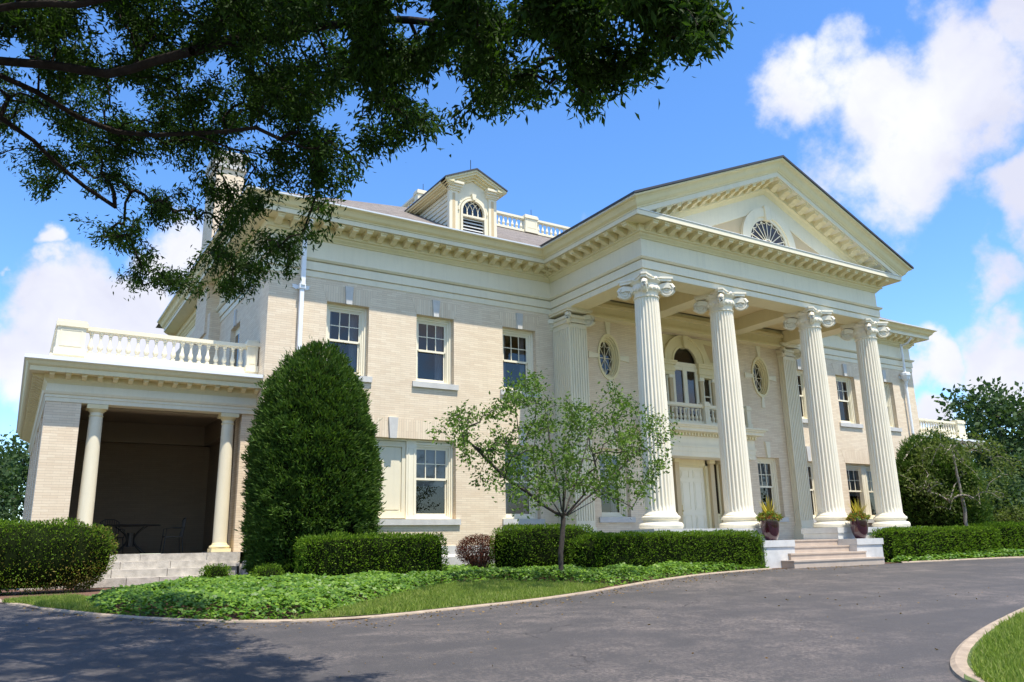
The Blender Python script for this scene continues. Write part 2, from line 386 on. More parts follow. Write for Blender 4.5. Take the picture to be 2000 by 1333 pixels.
def wall(mb, fx, u0, u1, z0, z1, holes, depth=.0, rev=1):
    """holes (ua,ub,za,zb) in a wall; fx(u,z,d) maps to 3D, d = depth behind face"""
    us = sorted({u0, u1, *[h[0] for h in holes], *[h[1] for h in holes]}); zs = sorted({z0, z1, *[h[2] for h in holes], *[h[3] for h in holes]})
    for i in range(len(us) - 1):
        for j in range(len(zs) - 1):
            a, b, c, d = us[i], us[i + 1], zs[j], zs[j + 1]; mu, mz = (a + b) / 2, (c + d) / 2
            if any(h[0] < mu < h[1] and h[2] < mz < h[3] for h in holes): continue
            mb.add([fx(a, c, 0), fx(b, c, 0), fx(b, d, 0), fx(a, d, 0)], [(0, 1, 2, 3)])
    for a, b, c, d in holes:
        k = depth
        mb.add([fx(a, c, 0), fx(a, d, 0), fx(a, d, k), fx(a, c, k)], [(0, 1, 2, 3)])
        mb.add([fx(b, c, 0), fx(b, c, k), fx(b, d, k), fx(b, d, 0)], [(0, 1, 2, 3)])
        mb.add([fx(a, d, 0), fx(b, d, 0), fx(b, d, k), fx(a, d, k)], [(0, 1, 2, 3)])
        mb.add([fx(a, c, 0), fx(a, c, k), fx(b, c, k), fx(b, c, 0)], [(0, 1, 2, 3)])
# ------------------------------------------------------------------ ground
def sheet(name, pts_fn, mname, kind='structure'): pass
NORTH = [(-60, 60), (-6.4, 30), (-5.7, 4), (-5.45, -3), (-5.31, -5.04), (-4.92, -6.5), (-4.07, -7.96), (-3.07, -9.2), (-1.99, -9.79), (-1.05, -10.01), (0.8, -9.57), (2.48, -9.19), (4.26, -8.5), (6.6, -7.4), (8.98, -6.5), (12.26, -5.85), (12.8, -6.0), (17.1, -6.0), (17.96, -5.95), (23.4, -6.0), (27, -6.5), (34, -9), (42, -14), (60, -24)]
SOUTH = [(-60, -60), (1.45, -60), (1.5, -30), (1.55, -19), (1.72, -17.5), (2.17, -16.48), (3.03, -15.98), (4.23, -15.43), (5.91, -14.8), (8.85, -13.88), (14, -12.9), (22, -12.9), (30, -14.6), (40, -20), (60, -40)]
def interp(tab, x): return float(np.interp(x, [p[0] for p in tab], [p[1] for p in tab]))
def strip(name, xs, lo, hi, dz, material, nz=14):
    mb = MB()
    k = nz + 2
    vs = []
    for x in xs:
        a, b = lo(x), hi(x)
        ys = sorted(list(np.linspace(a, b, nz + 1)) + [min(max(-6.0, a), b)])
        for y in ys: vs.append((x, y, float(g(x, y)) + dz))
    fs = [(i * k + j, (i + 1) * k + j, (i + 1) * k + j + 1, i * k + j + 1) for i in range(len(xs) - 1) for j in range(k - 1)]
    mb.add(vs, fs); return mb.obj(name, material)
ys = [-400, -46, -30, -15, -6, 0, 60, 400]
mb = MB(); xs = [-400, -60, 0, 60, 400]
mb.add([(x, y, float(g(x, y)) - .06) for x in xs for y in ys], [(i * 8 + j, (i + 1) * 8 + j, (i + 1) * 8 + j + 1, i * 8 + j + 1) for i in range(4) for j in range(7)])
tag(mb.obj('ground', 'lawnbase'), kind='structure')
xsd = sorted(set([p[0] for p in NORTH] + [p[0] for p in SOUTH] + list(np.linspace(-6.4, 30, 75))))
tag(strip('driveway', xsd, lambda x: interp(SOUTH, x) - (.35 if x > 1.4 else 0), lambda x: interp(NORTH, x) + .1, .0, 'asphalt'), kind='structure')
xb = sorted(set([p[0] for p in NORTH if -6 < p[0] < 42] + list(np.linspace(-5.7, 42, 80))))
tag(strip('planting_bed', xb, lambda x: interp(NORTH, x) + .06, lambda x: max(1.2, interp(NORTH, x) + .1), .012, 'mulch'), kind='structure')
def kerb(path, w, h, name, dz=0):
    mb = MB(); P = [np.array(p, float) for p in path]
    Q = []
    for i in range(len(P) - 1):
        n = max(1, int(np.linalg.norm(P[i + 1] - P[i]) / .2))
        for k in range(n): Q.append(P[i] + (P[i + 1] - P[i]) * k / n)
    Q.append(P[-1])
    for _ in range(14): Q = [Q[0]] + [(Q[i - 1] + 2 * Q[i] + Q[i + 1]) / 4 for i in range(1, len(Q) - 1)] + [Q[-1]]
    vs = []
    for i, q in enumerate(Q):
        d = Q[min(i + 1, len(Q) - 1)] - Q[max(i - 1, 0)]; d /= np.linalg.norm(d); nrm = np.array([-d[1], d[0]])
        for off, z in ((-.02, -.05), (.0, h * .55), (.05, h), (w - .02, h), (w, h * .85), (w, -.05)):
            p = q + nrm * off; vs.append((p[0], p[1], float(g(*p)) + z + random.uniform(-.002, .002)))
    k = 6
    fs = [(i * k + j, i * k + j + 1, (i + 1) * k + j + 1, (i + 1) * k + j) for i in range(len(Q) - 1) for j in range(k - 1)]
    mb.add(vs, fs); o = mb.obj(name, 'kerb'); return tag(o, kind='structure')
kerb([p for p in NORTH if -6.5 < p[0] < 12.7], .08, .03, 'bed_kerb')
kerb([p for p in NORTH if p[0] > 17.2], .1, .04, 'bed_kerb')
kerb([p for p in SOUTH if 1.4 < p[0] < 60][::-1], .165, .06, 'island_kerb')
tag(strip('island_lawn', [x for x in xsd if x >= 1.9] , lambda x: -40.0, lambda x: interp(SOUTH, x) - .17, .055, 'lawnbase'), kind='structure')
# ------------------------------------------------------------------ mansion
A = 9.403; B = WID - A; PD = 4.68; ZA, ZM, ZF, ZC, ZG = 7.3, 7.854, 8.417, 8.80, 9.22
YC = -.65; DEEP = 14.0
house = empty('mansion', (WID / 2, 0, -.95))
tag(house, 'two-storey cream brick mansion with a white columned portico and pediment', 'mansion')
HP = MB  # shorthand
class HM(MB):
    def __init__(s, mir=False, par=None): super().__init__(mir); s.par = par
    def put(s, name, material, parent=None, smooth=None, label=None):
        par = parent or house
        o = s.obj(name, material, par, smooth)
        base = Vector((WID / 2, 0, -.95))
        if par is house: o.matrix_parent_inverse = Matrix.Translation(-base)
        if label: o['label'] = label
        return o
# --- wall brick
fy = lambda y0: (lambda u, z, d: (u, y0 + d, z))
w = HM()
UP = [(2.29, 1.27), (5.08, 1.27), (8.11, 1.27)]
holesL = [(c - ww / 2, c + ww / 2, 4.57, 6.65) for c, ww in UP] + [(1.69, 5.77, .59, 2.87), (7.475, 8.745, .59, 2.87)]
holesR = [(WID - b_, WID - a_, c, d) for a_, b_, c, d in holesL]
wall(w, fy(0), 0, A + .3, -.16, ZM - .2, holesL, .24)
wall(w, fy(0), B - .3, WID, -.16, ZM - .2, holesR, .24)
# side walls with the shallow projecting bay
for sx, x0 in ((1, 0.0), (-1, WID)):
    fs_ = (lambda x0: (lambda u, z, d: (x0 + (d if x0 < 5 else -d), u, z)))(x0)
    wall(w, fs_, 0, 6.05, -.16, ZM - .2, [(3.15, 4.35, 4.57, 6.65)], .25)
    xb_ = x0 - sx * .35
    w.box(min(x0, xb_), max(x0, xb_), 6.05, DEEP, -.16, ZM - .2)
w.box(.5, WID - .5, DEEP - .2, DEEP, -.16, ZM)
# centre bay
CW = 18.65
cb_holes = [(CW - .6, CW + .6, .62, 2.82), (WID - CW - .6, WID - CW + .6, .62, 2.82)]
ovals = [(CW, 5.9), (WID - CW, 5.9)]; OH, OV = .47, .80
oh = [(c - .55, c + .55, z - .9, z + .9) for c, z in ovals]
mid = [(13.2, 16.69, 3.7, 7.12), (13.25, 16.64, -.2, 2.62)]
wall(w, fy(YC), 9.6, WID - 9.6, -.2, 7.5, cb_holes + oh + mid, .24)
for c, z in ovals:                              # oval reveal
    n = 48; E = [(c + OH * math.cos(2 * PI * i / n), z + OV * math.sin(2 * PI * i / n)) for i in range(n)]
    Rr = []
    for i in range(n):
        a_ = 2 * PI * i / n; ca, sa = math.cos(a_), math.sin(a_); k = min(.55 / max(abs(ca), 1e-6), .9 / max(abs(sa), 1e-6)); Rr.append((c + ca * k, z + sa * k))
    vs = [(x, YC, zz) for x, zz in E] + [(x, YC, zz) for x, zz in Rr] + [(x, YC + .28, zz) for x, zz in E]
    w.add(vs, [(i, (i + 1) % n, n + (i + 1) % n, n + i) for i in range(n)] + [(i, 2 * n + i, 2 * n + (i + 1) % n, (i + 1) % n) for i in range(n)])
    for i in range(n):
        p_, q_ = Rr[i], Rr[(i + 1) % n]
        if abs(p_[0] - q_[0]) > 1e-4 and abs(p_[1] - q_[1]) > 1e-4:
            w.add([(p_[0], YC, p_[1]), (c + math.copysign(.55, p_[0] - c), YC, z + math.copysign(.9, p_[1] - z)), (q_[0], YC, q_[1])], [(0, 1, 2)])
w.put('wall', 'brick')
# dark interior rooms
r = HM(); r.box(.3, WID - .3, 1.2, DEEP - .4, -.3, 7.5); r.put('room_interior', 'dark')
# water table
for (pth) in ([(0, DEEP), (0, 0), (A + .1, 0)], [(B - .1, 0), (WID, 0), (WID, DEEP)]):
    s_ = HM(); s_.sweep(pth, [(.0, -.16), (.05, -.165), (.06, -.40), (.10, -.42), (.14, -.47), (.14, -1.1), (0, -1.1)])
    s_.put('water_table', 'stone')
# --- entablature sweeps
path = [(0, DEEP), (0, 0), (A, 0), (A, -PD), (B, -PD), (B, 0), (WID, 0), (WID, DEEP)]
e = HM()
e.sweep(path, [(-.05, ZA), (.02, ZA), (.02, ZA + .17), (-.02, ZA + .172), (-.02, ZA + .192), (.055, ZA + .195), (.055, ZM - .11), (.01, ZM - .108), (.01, ZM - .09), (.09, ZM - .085), (.14, ZM - .03), (.14, ZM), (.03, ZM + .015), (.03, ZM + .035), (.005, ZM + .04), (.005, ZF), (-.05, ZF)])
e.put('frieze', 'white')
e = HM()
e.sweep(path, [(-.05, ZF), (.04, ZF), (.05, ZF + .03), (.12, ZF + .09), (.13, ZF + .12), (.20, ZF + .14), (.20, ZC - .03), (.66, ZC - .03), (.66, ZC - .05), (-.05, ZC + .0)][:7] + [(.20, ZC - .02), (.64, ZC - .02)])
e.put('bed_moulding', 'cream')
e = HM()
e.sweep(path, [(.18, ZC - .015), (.62, ZC - .018), (.62, ZC), (.68, ZC), (.68, ZC + .13), (-.1, ZC + .13)])
e.put('corona', 'white')
def mitre(e):
    e.v = [(x, -PD - ((A - x) if x < WID / 2 else (x - B)) + .004, z) if y < -PD - .5 else (x, y, z) for x, y, z in e.v]
crown = [(.60, ZC + .13), (.70, ZC + .135), (.71, ZC + .17), (.74, ZC + .185), (.79, ZC + .22), (.83, ZC + .29), (.88, ZC + .345), (.945, ZC + .365), (.96, ZG - .035)]
pc1 = [(0, DEEP), (0, 0), (A, 0), (A, -PD - .96)]; pc2 = [(B, -PD - .96), (B, 0), (WID, 0), (WID, DEEP)]
for pc_ in (pc1, pc2): e = HM(); e.sweep(pc_, crown + [(.3, ZG - .035)]); mitre(e); e.put('crown_moulding', 'cream')
e = HM(); lip = [(.93, ZG - .033), (.975, ZG - .035), (.98, ZG + .005), (.9, ZG + .02), (.8, ZG + .02)]
e.sweep(pc1[:3] + [(A, -PD - .9)], lip); mitre(e); e.put('gutter', 'metalw'); e = HM(); e.sweep([(B, -PD - .9)] + pc2[1:], lip); mitre(e); e.put('gutter', 'metalw')
e = HM(); e.sweep([(A - .68, -PD), (A, -PD), (B, -PD), (B + .68, -PD)][1:3], [(.10, ZC + .132), (.66, ZC + .134), (.70, ZC + .15), (.70, ZC + .165), (.3, ZC + .2), (.1, ZC + .2)])
e.v = [(x - .7 if x < 10 else x + .7, y, z) for x, y, z in e.v]
e.put('cornice_flashing', 'metalw')
# --- modillions
mod = MB()
def modil(k=1.0):
    m_ = MB(); wd = .085 * k
    # local: y outward is -y, top z=0
    m_.box(-wd * 1.25, wd * 1.25, -.42 * k, 0, -.035 * k, 0)
    pr = [(0, -.035), (-.39, -.035), (-.39, -.085), (-.36, -.105), (-.30, -.10), (-.20, -.12), (-.12, -.165), (-.05, -.185), (0, -.185)]
    m_.prism([(y * k, z * k) for y, z in pr], 'x', -wd, wd)
    return m_
mod_me = modil().mesh('modillion', 'cream')
mod_sm = modil(.62).mesh('modillion', 'cream')
MOD = []          # (x, y, z, rot, kind)
def runmod(x0, y0, x1, y1, z, rot, kind, sp, off0=.2):
    L = math.hypot(x1 - x0, y1 - y0); n = max(2, round(L / sp)); 
    for i in range(n + 1):
        t_ = i / n; MOD.append((x0 + (x1 - x0) * t_, y0 + (y1 - y0) * t_, z, rot, kind))
zt = ZC - .02
runmod(A + .08, -PD - .2, B - .08, -PD - .2, zt, 0, 'b', .43)
runmod(.08, -.2, A - .3, -.2, zt, 0, 'b', .44)
runmod(A - .2, -PD - .0, A - .2, -.35, zt, -PI / 2, 'b', .44)
runmod(B + .3, -.2, WID - .08, -.2, zt, 0, 'b', .44)
# ------------------------------------------------------------------ portico pediment
SL = (11.98 - ZG) / 6.5; CX = WID / 2
def ztop(x): return ZG + SL * (6.5 - abs(x - CX))
def rake(prof, name, material, zmin=ZC + .14):
    mb = HM()
    for sgn in (-1, 1):
        rows = []
        for o, dz in prof:
            xs_ = A - o if o > 0 else A
            z_ = ztop(xs_) - dz
            if z_ < zmin: xs_ = A - 0.957 + (zmin + dz - ZG) / SL
            z_ = ztop(xs_) - dz
            x2 = CX
            rows.append([(xs_, -PD - o, z_), (x2, -PD - o, 11.98 - dz)])
        vs = [p for r_ in rows for p in r_]
        if sgn == 1: vs = [(WID - x, y, z) for x, y, z in vs]
        fs = [(2 * i, 2 * i + 1, 2 * i + 3, 2 * i + 2) for i in range(len(prof) - 1)]
        if sgn == 1: fs = [f[::-1] for f in fs]
        mb.add(vs, fs)
    return mb.put(name, material)
rake([(.96, 0.0), (.96, .035), (.945, .06), (.88, .085), (.83, .15), (.79, .25), (.74, .32), (.71, .345), (.70, .385), (.675, .40)], 'raking_crown', 'cream')
rake([(.675, .40), (.675, .55), (.62, .55), (.62, .57), (.19, .57)], 'raking_corona', 'white')
rake([(.20, .565), (.20, .80), (.13, .83), (.10, .86), (.05, .93), (.03, .95)], 'raking_bed_moulding', 'cream')
rake([(.035, .94), (.035, 1.50), (.0, 1.51)], 'tympanum_border', 'white')
tm = HM(); tm.prism([(A + .1, ZC), (B - .1, ZC), (CX, 11.98 - .8)], 'y', -PD - .0, -PD + .12); tm.put('tympanum', 'tan', label='tan pediment panel')
nr = 13
for i in range(nr):
    for sgn in (-1, 1):
        xx = CX + sgn * (.22 + i * .425); z_ = ztop(xx) - .57
        if z_ - .2 < ZC + .15: continue
        m_ = MB(); k = 1; zz = z_
        bl = []
        def sh(x, z): return zz + (z) - SL * sgn * (x)
        for (xa, xb2, prf) in ((-.106, .106, [(0, 0), (-.42, 0), (-.42, -.035), (0, -.035)]), (-.085, .085, [(0, -.035), (-.39, -.035), (-.39, -.085), (-.36, -.105), (-.30, -.10), (-.20, -.12), (-.12, -.165), (-.05, -.185), (0, -.185)])):
            m_.hull([(xa + xx, -PD - .2 + y, sh(xa, z)) for y, z in prf], [(xb2 + xx, -PD - .2 + y, sh(xb2, z)) for y, z in prf])
        MOD.append(m_)
# lunette window in the tympanum
lz = 9.22; lx = CX - .0
def arc_ring(mb, cx, cz, r0, r1, y0, y1, a0=0, a1=PI, n=28):
    for i in range(n):
        ta, tb = a0 + (a1 - a0) * i / n, a0 + (a1 - a0) * (i + 1) / n
        q = [(cx + r_ * math.cos(t_), cz + r_ * math.sin(t_)) for r_, t_ in ((r0, ta), (r1, ta), (r1, tb), (r0, tb))]
        mb.hull([(x, y0, z) for x, z in q], [(x, y1, z) for x, z in q])
def half_disc(mb, cx, cz, r, y, n=28):
    mb.add([(cx + r * math.cos(PI * i / n), y, cz + r * math.sin(PI * i / n)) for i in range(n + 1)], [tuple(range(n + 1))])
lw = HM(); arc_ring(lw, lx, lz, .98, 1.28, -PD - .10, -PD); arc_ring(lw, lx, lz, .86, .985, -PD - .05, -PD + .1)
lw.prism([(lx - .12, lz + .84), (lx + .12, lz + .84), (lx + .16, lz + 1.34), (lx - .16, lz + 1.34)], 'y', -PD - .15, -PD)
lwo = lw.put('lunette_window', 'white', label='half-round fan window in the pediment')
gm = HM(); half_disc(gm, lx, lz, .86, -PD - .012); gm.obj('pane', 'glass', lwo)
gm = HM()
for i in range(1, 10):
    a_ = PI * i / 10; p0 = (lx + .2 * math.cos(a_), -PD - .03, lz + .2 * math.sin(a_)); p1 = (lx + .84 * math.cos(a_), -PD - .03, lz + .84 * math.sin(a_)); gm.tube([p0, p1], .016, 4)
arc_ring(gm, lx, lz, .18, .215, -PD - .045, -PD - .015)
for i in range(10):
    a0, a1 = PI * i / 10, PI * (i + 1) / 10
    P_ = []
    for k in range(5):
        t_ = k / 4; a_ = a0 + (a1 - a0) * t_; rr = .84 - .09 * math.sin(PI * t_); P_.append((lx + rr * math.cos(a_), -PD - .03, lz + rr * math.sin(a_)))
    gm.tube(P_, .012, 4)
gm.obj('muntin', 'sash', lwo)
# dark ground behind the lunette glass
gm = HM(); half_disc(gm, lx, lz, .88, -PD - .003); gm.obj('dark_backing', 'dark', lwo)
# --- roofs
rf = HM()
ev = [(-.9, -.9), (WID + .9, -.9), (WID + .9, DEEP + .9), (-.9, DEEP + .9)]; tp = [(7.1, 6.0), (WID - 7.1, 6.0), (WID - 7.1, 8.8), (7.1, 8.8)]
rf.hull([(x, y, ZG - .03) for x, y in ev], [(x, y, 13.0) for x, y in tp]); rf.put('roof', 'shingle')
rf = HM(); ov = 7.0 - .47
for dz0, dz1, nm, mt, ex in ((.0, .055, 'portico_roof', 'shingle', .0),):
    q = [(CX - 6.56, ZG - .005), (CX, 11.99), (CX + 6.56, ZG - .005), (CX + 6.56, ZG + .06), (CX, 12.06), (CX - 6.56, ZG + .06)]
    rf.prism(q, 'y', -PD - 1.0, 5.2)
rf.put('portico_roof', 'lead', label='dark shingled gable roof of the portico')
gb = HM(); gb.prism([(A - .3, ZG - .1), (B + .3, ZG - .1), (CX, 11.9)], 'y', -PD + .15, 5.0); gb.put('gable_core', 'lead')
# --- portico beams and ceiling
bm_ = HM()
bm_.box(A + .01, B - .01, -PD + .01, -PD + .72, ZA - .005, ZF)
for x0 in (A + .01, B - .73): bm_.box(x0, x0 + .72, -PD + .72, -.3, ZA - .005, ZF)
bm_.put('portico_beam', 'cream')
bm_ = HM()
bm_.box(A + .74, B - .74, YC - .32, YC + .02, 7.12, 7.80)
bm_.box(A + .74, B - .74, YC - .40, YC - .32, 7.50, 7.62); bm_.box(A + .74, B - .74, YC - .36, YC - .32, 7.12, 7.22)
for xc in (9.785 + 3.062, WID - 9.785 - 3.062): bm_.box(xc - .30, xc + .30, -PD + .72, YC - .32, 7.34, 7.80)
bm_.sweep([(A + .73, -PD + .72), (A + .73, YC - .40), (B - .73, YC - .40), (B - .73, -PD + .72)][::-1], [(-.0, 7.62), (.05, 7.64), (.09, 7.72), (.12, 7.79), (-.02, 7.79)])
bm_.put('ceiling_beam', 'cream')
cl = HM(); cl.box(A + .3, B - .3, -PD + .3, YC + .1, 7.79, 7.84); cl.put('ceiling', 'ceil')
for k, xc in enumerate((11.45, CX, WID - 11.45)):
    q = HM(); q.box(xc - .42, xc + .42, -2.9, -2.1, 7.74, 7.785); o = q.put('ceiling_fixture', 'white')
    q = HM(); q.box(xc - .3, xc + .3, -2.78, -2.22, 7.725, 7.742); q.obj('grille', 'louvre', o)
# --- columns
def flute(c, z0, z1, r0, r1, rings=10, half=False, nf=24, per=6):
    mb = MB(); vs = []; N = nf * per
    zs = [0, .012, .03] + [.03 + (.94) * i / (rings) for i in range(1, rings)] + [.97, .988, 1]
    for zi, t_ in enumerate(zs):
        r_ = r0 + (r1 - r0) * (t_ ** 1.6) ; z = z0 + (z1 - z0) * t_
        depth = .115 * r_ * (0 if t_ <= .001 or t_ >= .999 else (.6 if (t_ < .02 or t_ > .98) else 1))
        for i in range(N):
            a_ = 2 * PI * i / N; ph = (i % per) / per
            dd = 0 if i % per == 0 or i % per == per - 1 else math.sin(PI * (((i % per) - .5) / (per - 2 + .0)) if per > 2 else 0)
            rr = r_ - depth * max(0, dd)
            vs.append((c[0] + rr * math.cos(a_), c[1] + rr * math.sin(a_), z))
    fs = [(k * N + i, k * N + (i + 1) % N, (k + 1) * N + (i + 1) % N, (k + 1) * N + i) for k in range(len(zs) - 1) for i in range(N)]
    mb.add(vs, fs); return mb
RB, RT = .415, .35
def base_prof(r):
    return [(r * 1.0, .47), (r * 1.03, .44), (r * 1.10, .40), (r * 1.14, .385), (r * 1.14, .36), (r * 1.20, .355), (r * 1.27, .33), (r * 1.29, .30), (r * 1.26, .265), (r * 1.18, .25),
            (r * 1.15, .235), (r * 1.14, .21), (r * 1.19, .18), (r * 1.3, .175), (r * 1.40, .15), (r * 1.445, .10), (r * 1.44, .055), (r * 1.38, .01), (r * 1.36, .0)][::-1]
def volute(mb, c, ang, R=.20, rad=.60, zc=-.37, th=.075):
    d = np.array([math.cos(ang), math.sin(ang), 0]); n = np.array([-d[1], d[0], 0]); up = np.array([0, 0, 1.0]); C = np.array(c, float) + d * rad + up * zc
    # disc body
    N = 26
    for sgn in (-1, 1):
        pass
    ring = [C + R * (math.cos(2 * PI * i / N) * d + math.sin(2 * PI * i / N) * up) for i in range(N)]
    mb.hull([p - n * th * .45 for p in ring], [p + n * th * .45 for p in ring])
    for sgn in (-1, 1):                         # spiral rolls on both faces
        P_ = []; Rr = []
        for k in range(52):
            t_ = k / 51; a_ = PI / 2 - t_ * 2.35 * 2 * PI; rr = (R - .03) * (1 - t_) ** .85 + .03
            P_.append(C + rr * (math.cos(a_) * d + math.sin(a_) * up) + n * sgn * th * .62); Rr.append(.027 * (1 - t_ * .5))
        mb.tube(P_, Rr, 5)
        mb.lathe_dir = None
        mb.tube([C + n * sgn * th * .4, C + n * sgn * (th * .9)], .03, 8)
    # strap from the bell to the scroll
    S0 = [C - d * (rad - .22) + up * (R * .62), C - d * (rad - .36) + up * (R * .70), C - d * .12 + up * (R * .92), C + up * (R * .99), C + d * .1 + up * (R * .86)]
    for i in range(len(S0) - 1):
        a0, a1 = S0[i], S0[i + 1]; h = .15; th = .095
        mb.hull([a0 - n * th, a0 + n * th, a1 + n * th, a1 - n * th], [a0 - n * th - up * h, a0 + n * th - up * h, a1 + n * th - up * h, a1 - n * th - up * h])
    # leaf on the outer edge of the scroll
    E_ = [C + d * (R * math.cos(a_) * 1.0) + up * (R * math.sin(a_)) for a_ in (1.3, .8, .3, -.3, -.9)]
    mb.tube([p + d * .012 for p in E_], [.03, .05, .055, .05, .02], 6)
def capital(c, r, zt_, half=False):
    mb = MB()
    # bell, astragal, echinus with eggs
    mb.lathe((c[0], c[1], zt_), [(r, -.62), (r * 1.08, -.60), (r * 1.08, -.575), (r * 1.0, -.56), (r * 1.0, -.47), (r * 1.02, -.45), (r * 1.22, -.38), (r * 1.26, -.33), (r * 1.18, -.27), (r * 1.1, -.20), (r * 1.35, -.12), (r * 1.35, -.10)], 32)
    for i in range(20):
        a_ = 2 * PI * i / 20; q = (c[0] + r * 1.2 * math.cos(a_), c[1] + r * 1.2 * math.sin(a_))
        mb.lathe((q[0], q[1], zt_ - .385), [(.0, -.05), (.03, -.03), (.038, .0), (.03, .04), (.0, .055)], 6)
    # concave abacus
    for (z0, z1, k) in ((-.13, -.06, .94), (-.06, -.0, 1.0)):
        loop = []
        for q in range(4):
            a0 = PI / 4 + q * PI / 2; a1 = a0 + PI / 2
            R_ = .80 * k; wdt = .075
            d0 = np.array([math.cos(a0), math.sin(a0)]); n0 = np.array([-d0[1], d0[0]]); d1 = np.array([math.cos(a1), math.sin(a1)]); n1 = np.array([-d1[1], d1[0]])
            pa = d0 * R_ + n0 * wdt; pb = d1 * R_ - n1 * wdt; mdir = (d0 + d1); mdir /= np.linalg.norm(mdir)
            for t_ in np.linspace(0, 1, 9):
                base_ = pa + (pb - pa) * t_; loop.append(base_ - mdir * (.17 * math.sin(PI * t_)))
        mb.hull([(c[0] + p[0], c[1] + p[1], zt_ + z0) for p in loop], [(c[0] + p[0], c[1] + p[1], zt_ + z1) for p in loop])
    for q in range(4):
        a_ = q * PI / 2; mb.lathe((c[0] + .43 * math.cos(a_), c[1] + .43 * math.sin(a_), zt_ - .08), [(.0, -.07), (.06, -.04), (.075, .0), (.05, .05), (0, .07)], 8)
    for q in range(4): volute(mb, (c[0], c[1], zt_), PI / 4 + q * PI / 2)
    return mb
YCOL = -4.33
cx_list = [9.785, 9.785 + 3.062, WID - 9.785 - 3.062, WID - 9.785]
sh_me = flute((0, 0), .62, 6.72, RB, RT).mesh('column', 'column')
bmb = MB(); bmb.lathe((0, 0, .15), base_prof(RB), 40); base_me = bmb.mesh('base', 'column'); base_me.polygons.foreach_set('use_smooth', [True] * len(base_me.polygons)); base_me.set_sharp_from_angle(angle=math.radians(40))
cap_me = capital((0, 0), RT, ZA - .004).mesh('capital', 'column')
cap_me.polygons.foreach_set('use_smooth', [True] * len(cap_me.polygons)); cap_me.set_sharp_from_angle(angle=math.radians(42))
sh_me.polygons.foreach_set('use_smooth', [True] * len(sh_me.polygons)); sh_me.set_sharp_from_angle(angle=math.radians(38))
hb = (-WID / 2, 0, .95)
for xc in cx_list:
    o = inst(sh_me, 'column', house, (xc - WID / 2, YCOL, .95))
    inst(base_me, 'base', o, (0, 0, 0)); inst(cap_me, 'capital', o, (0, 0, 0))
# plinth blocks (two stone courses) under each pair of columns
for mir in (False, True):
    p_ = HM(mir)
    p_.box(8.95, 13.5, -4.97, -3.6, -.02, .148); p_.box(8.98, 13.47, -4.94, -3.65, -.2, -.024)
    p_.put('column_plinth', 'cream' if False else 'stone')
# pilasters
for mir in (False, True):
    x0, x1, y0, y1 = 9.425, 10.145, -.95, -.02
    mb = HM(mir)
    mb.box(x0 + .03, x1 - .03, y0 + .03, y1, .3, 6.85)
    nfl = 7; wd = (x1 - x0) / nfl
    for i in range(nfl + 1): mb.box(x0 + (i) * (x1 - x0 - .05) / nfl, x0 + .05 + (i) * (x1 - x0 - .05) / nfl, y0, y0 + .04, .5, 6.66)
    mb.box(x0, x1, y0, y0 + .04, .3, .5); mb.box(x0, x1, y0, y0 + .04, 6.66, 6.85)
    L2 = y1 - y0 - .05
    for i in range(1, 9): mb.box(x0 + .001, x0 + .04, y0 + i * L2 / 8, y0 + i * L2 / 8 + .05, .5, 6.66)
    for i in range(1, 9): mb.box(x1 - .04, x1 - .001, y0 + i * L2 / 8, y0 + i * L2 / 8 + .05, .5, 6.66) if y0 + i * L2 / 8 < YC else None
    mb.box(x0 + .001, x0 + .04, y0 + .041, y1, .3, .5); mb.box(x0 + .001, x0 + .04, y0 + .041, y1, 6.66, 6.85)
    o = mb.put('pilaster', 'white')
    mb = HM(mir)
    for z0, z1, k in ((-.2, .0, .13), (.0, .12, .10), (.12, .2, .07), (.2, .3, .03)): mb.box(x0 - k, x1 + k, y0 - k, y1, z0, z1)
    mb.obj('base', 'white', o)
    mb = HM(mir)
    mb.box(x0 - .0, x1 + .0, y0 - .0, y1, 6.8, 7.1); mb.box(x0 - .05, x1 + .05, y0 - .05, y1, 6.82, 6.86)
    mb.box(x0 - .04, x1 + .04, y0 - .04, y1, 6.98, 7.06)
    mb.box(x0 - .13, x1 + .13, y0 - .13, y1, 7.17, 7.235); mb.box(x0 - .17, x1 + .17, y0 - .17, y1, 7.235, 7.296)
    cxx, cyy = (x0 + x1) / 2, y0 + .36
    for q in range(4): volute(mb, (cxx, cyy, ZA), PI / 4 + q * PI / 2, rad=.56) if q in (2, 3) else None
    volute(mb, (cxx, y1 - .36, ZA), PI * 3 / 4, rad=.56)
    mb.obj('capital', 'white', o, 42)
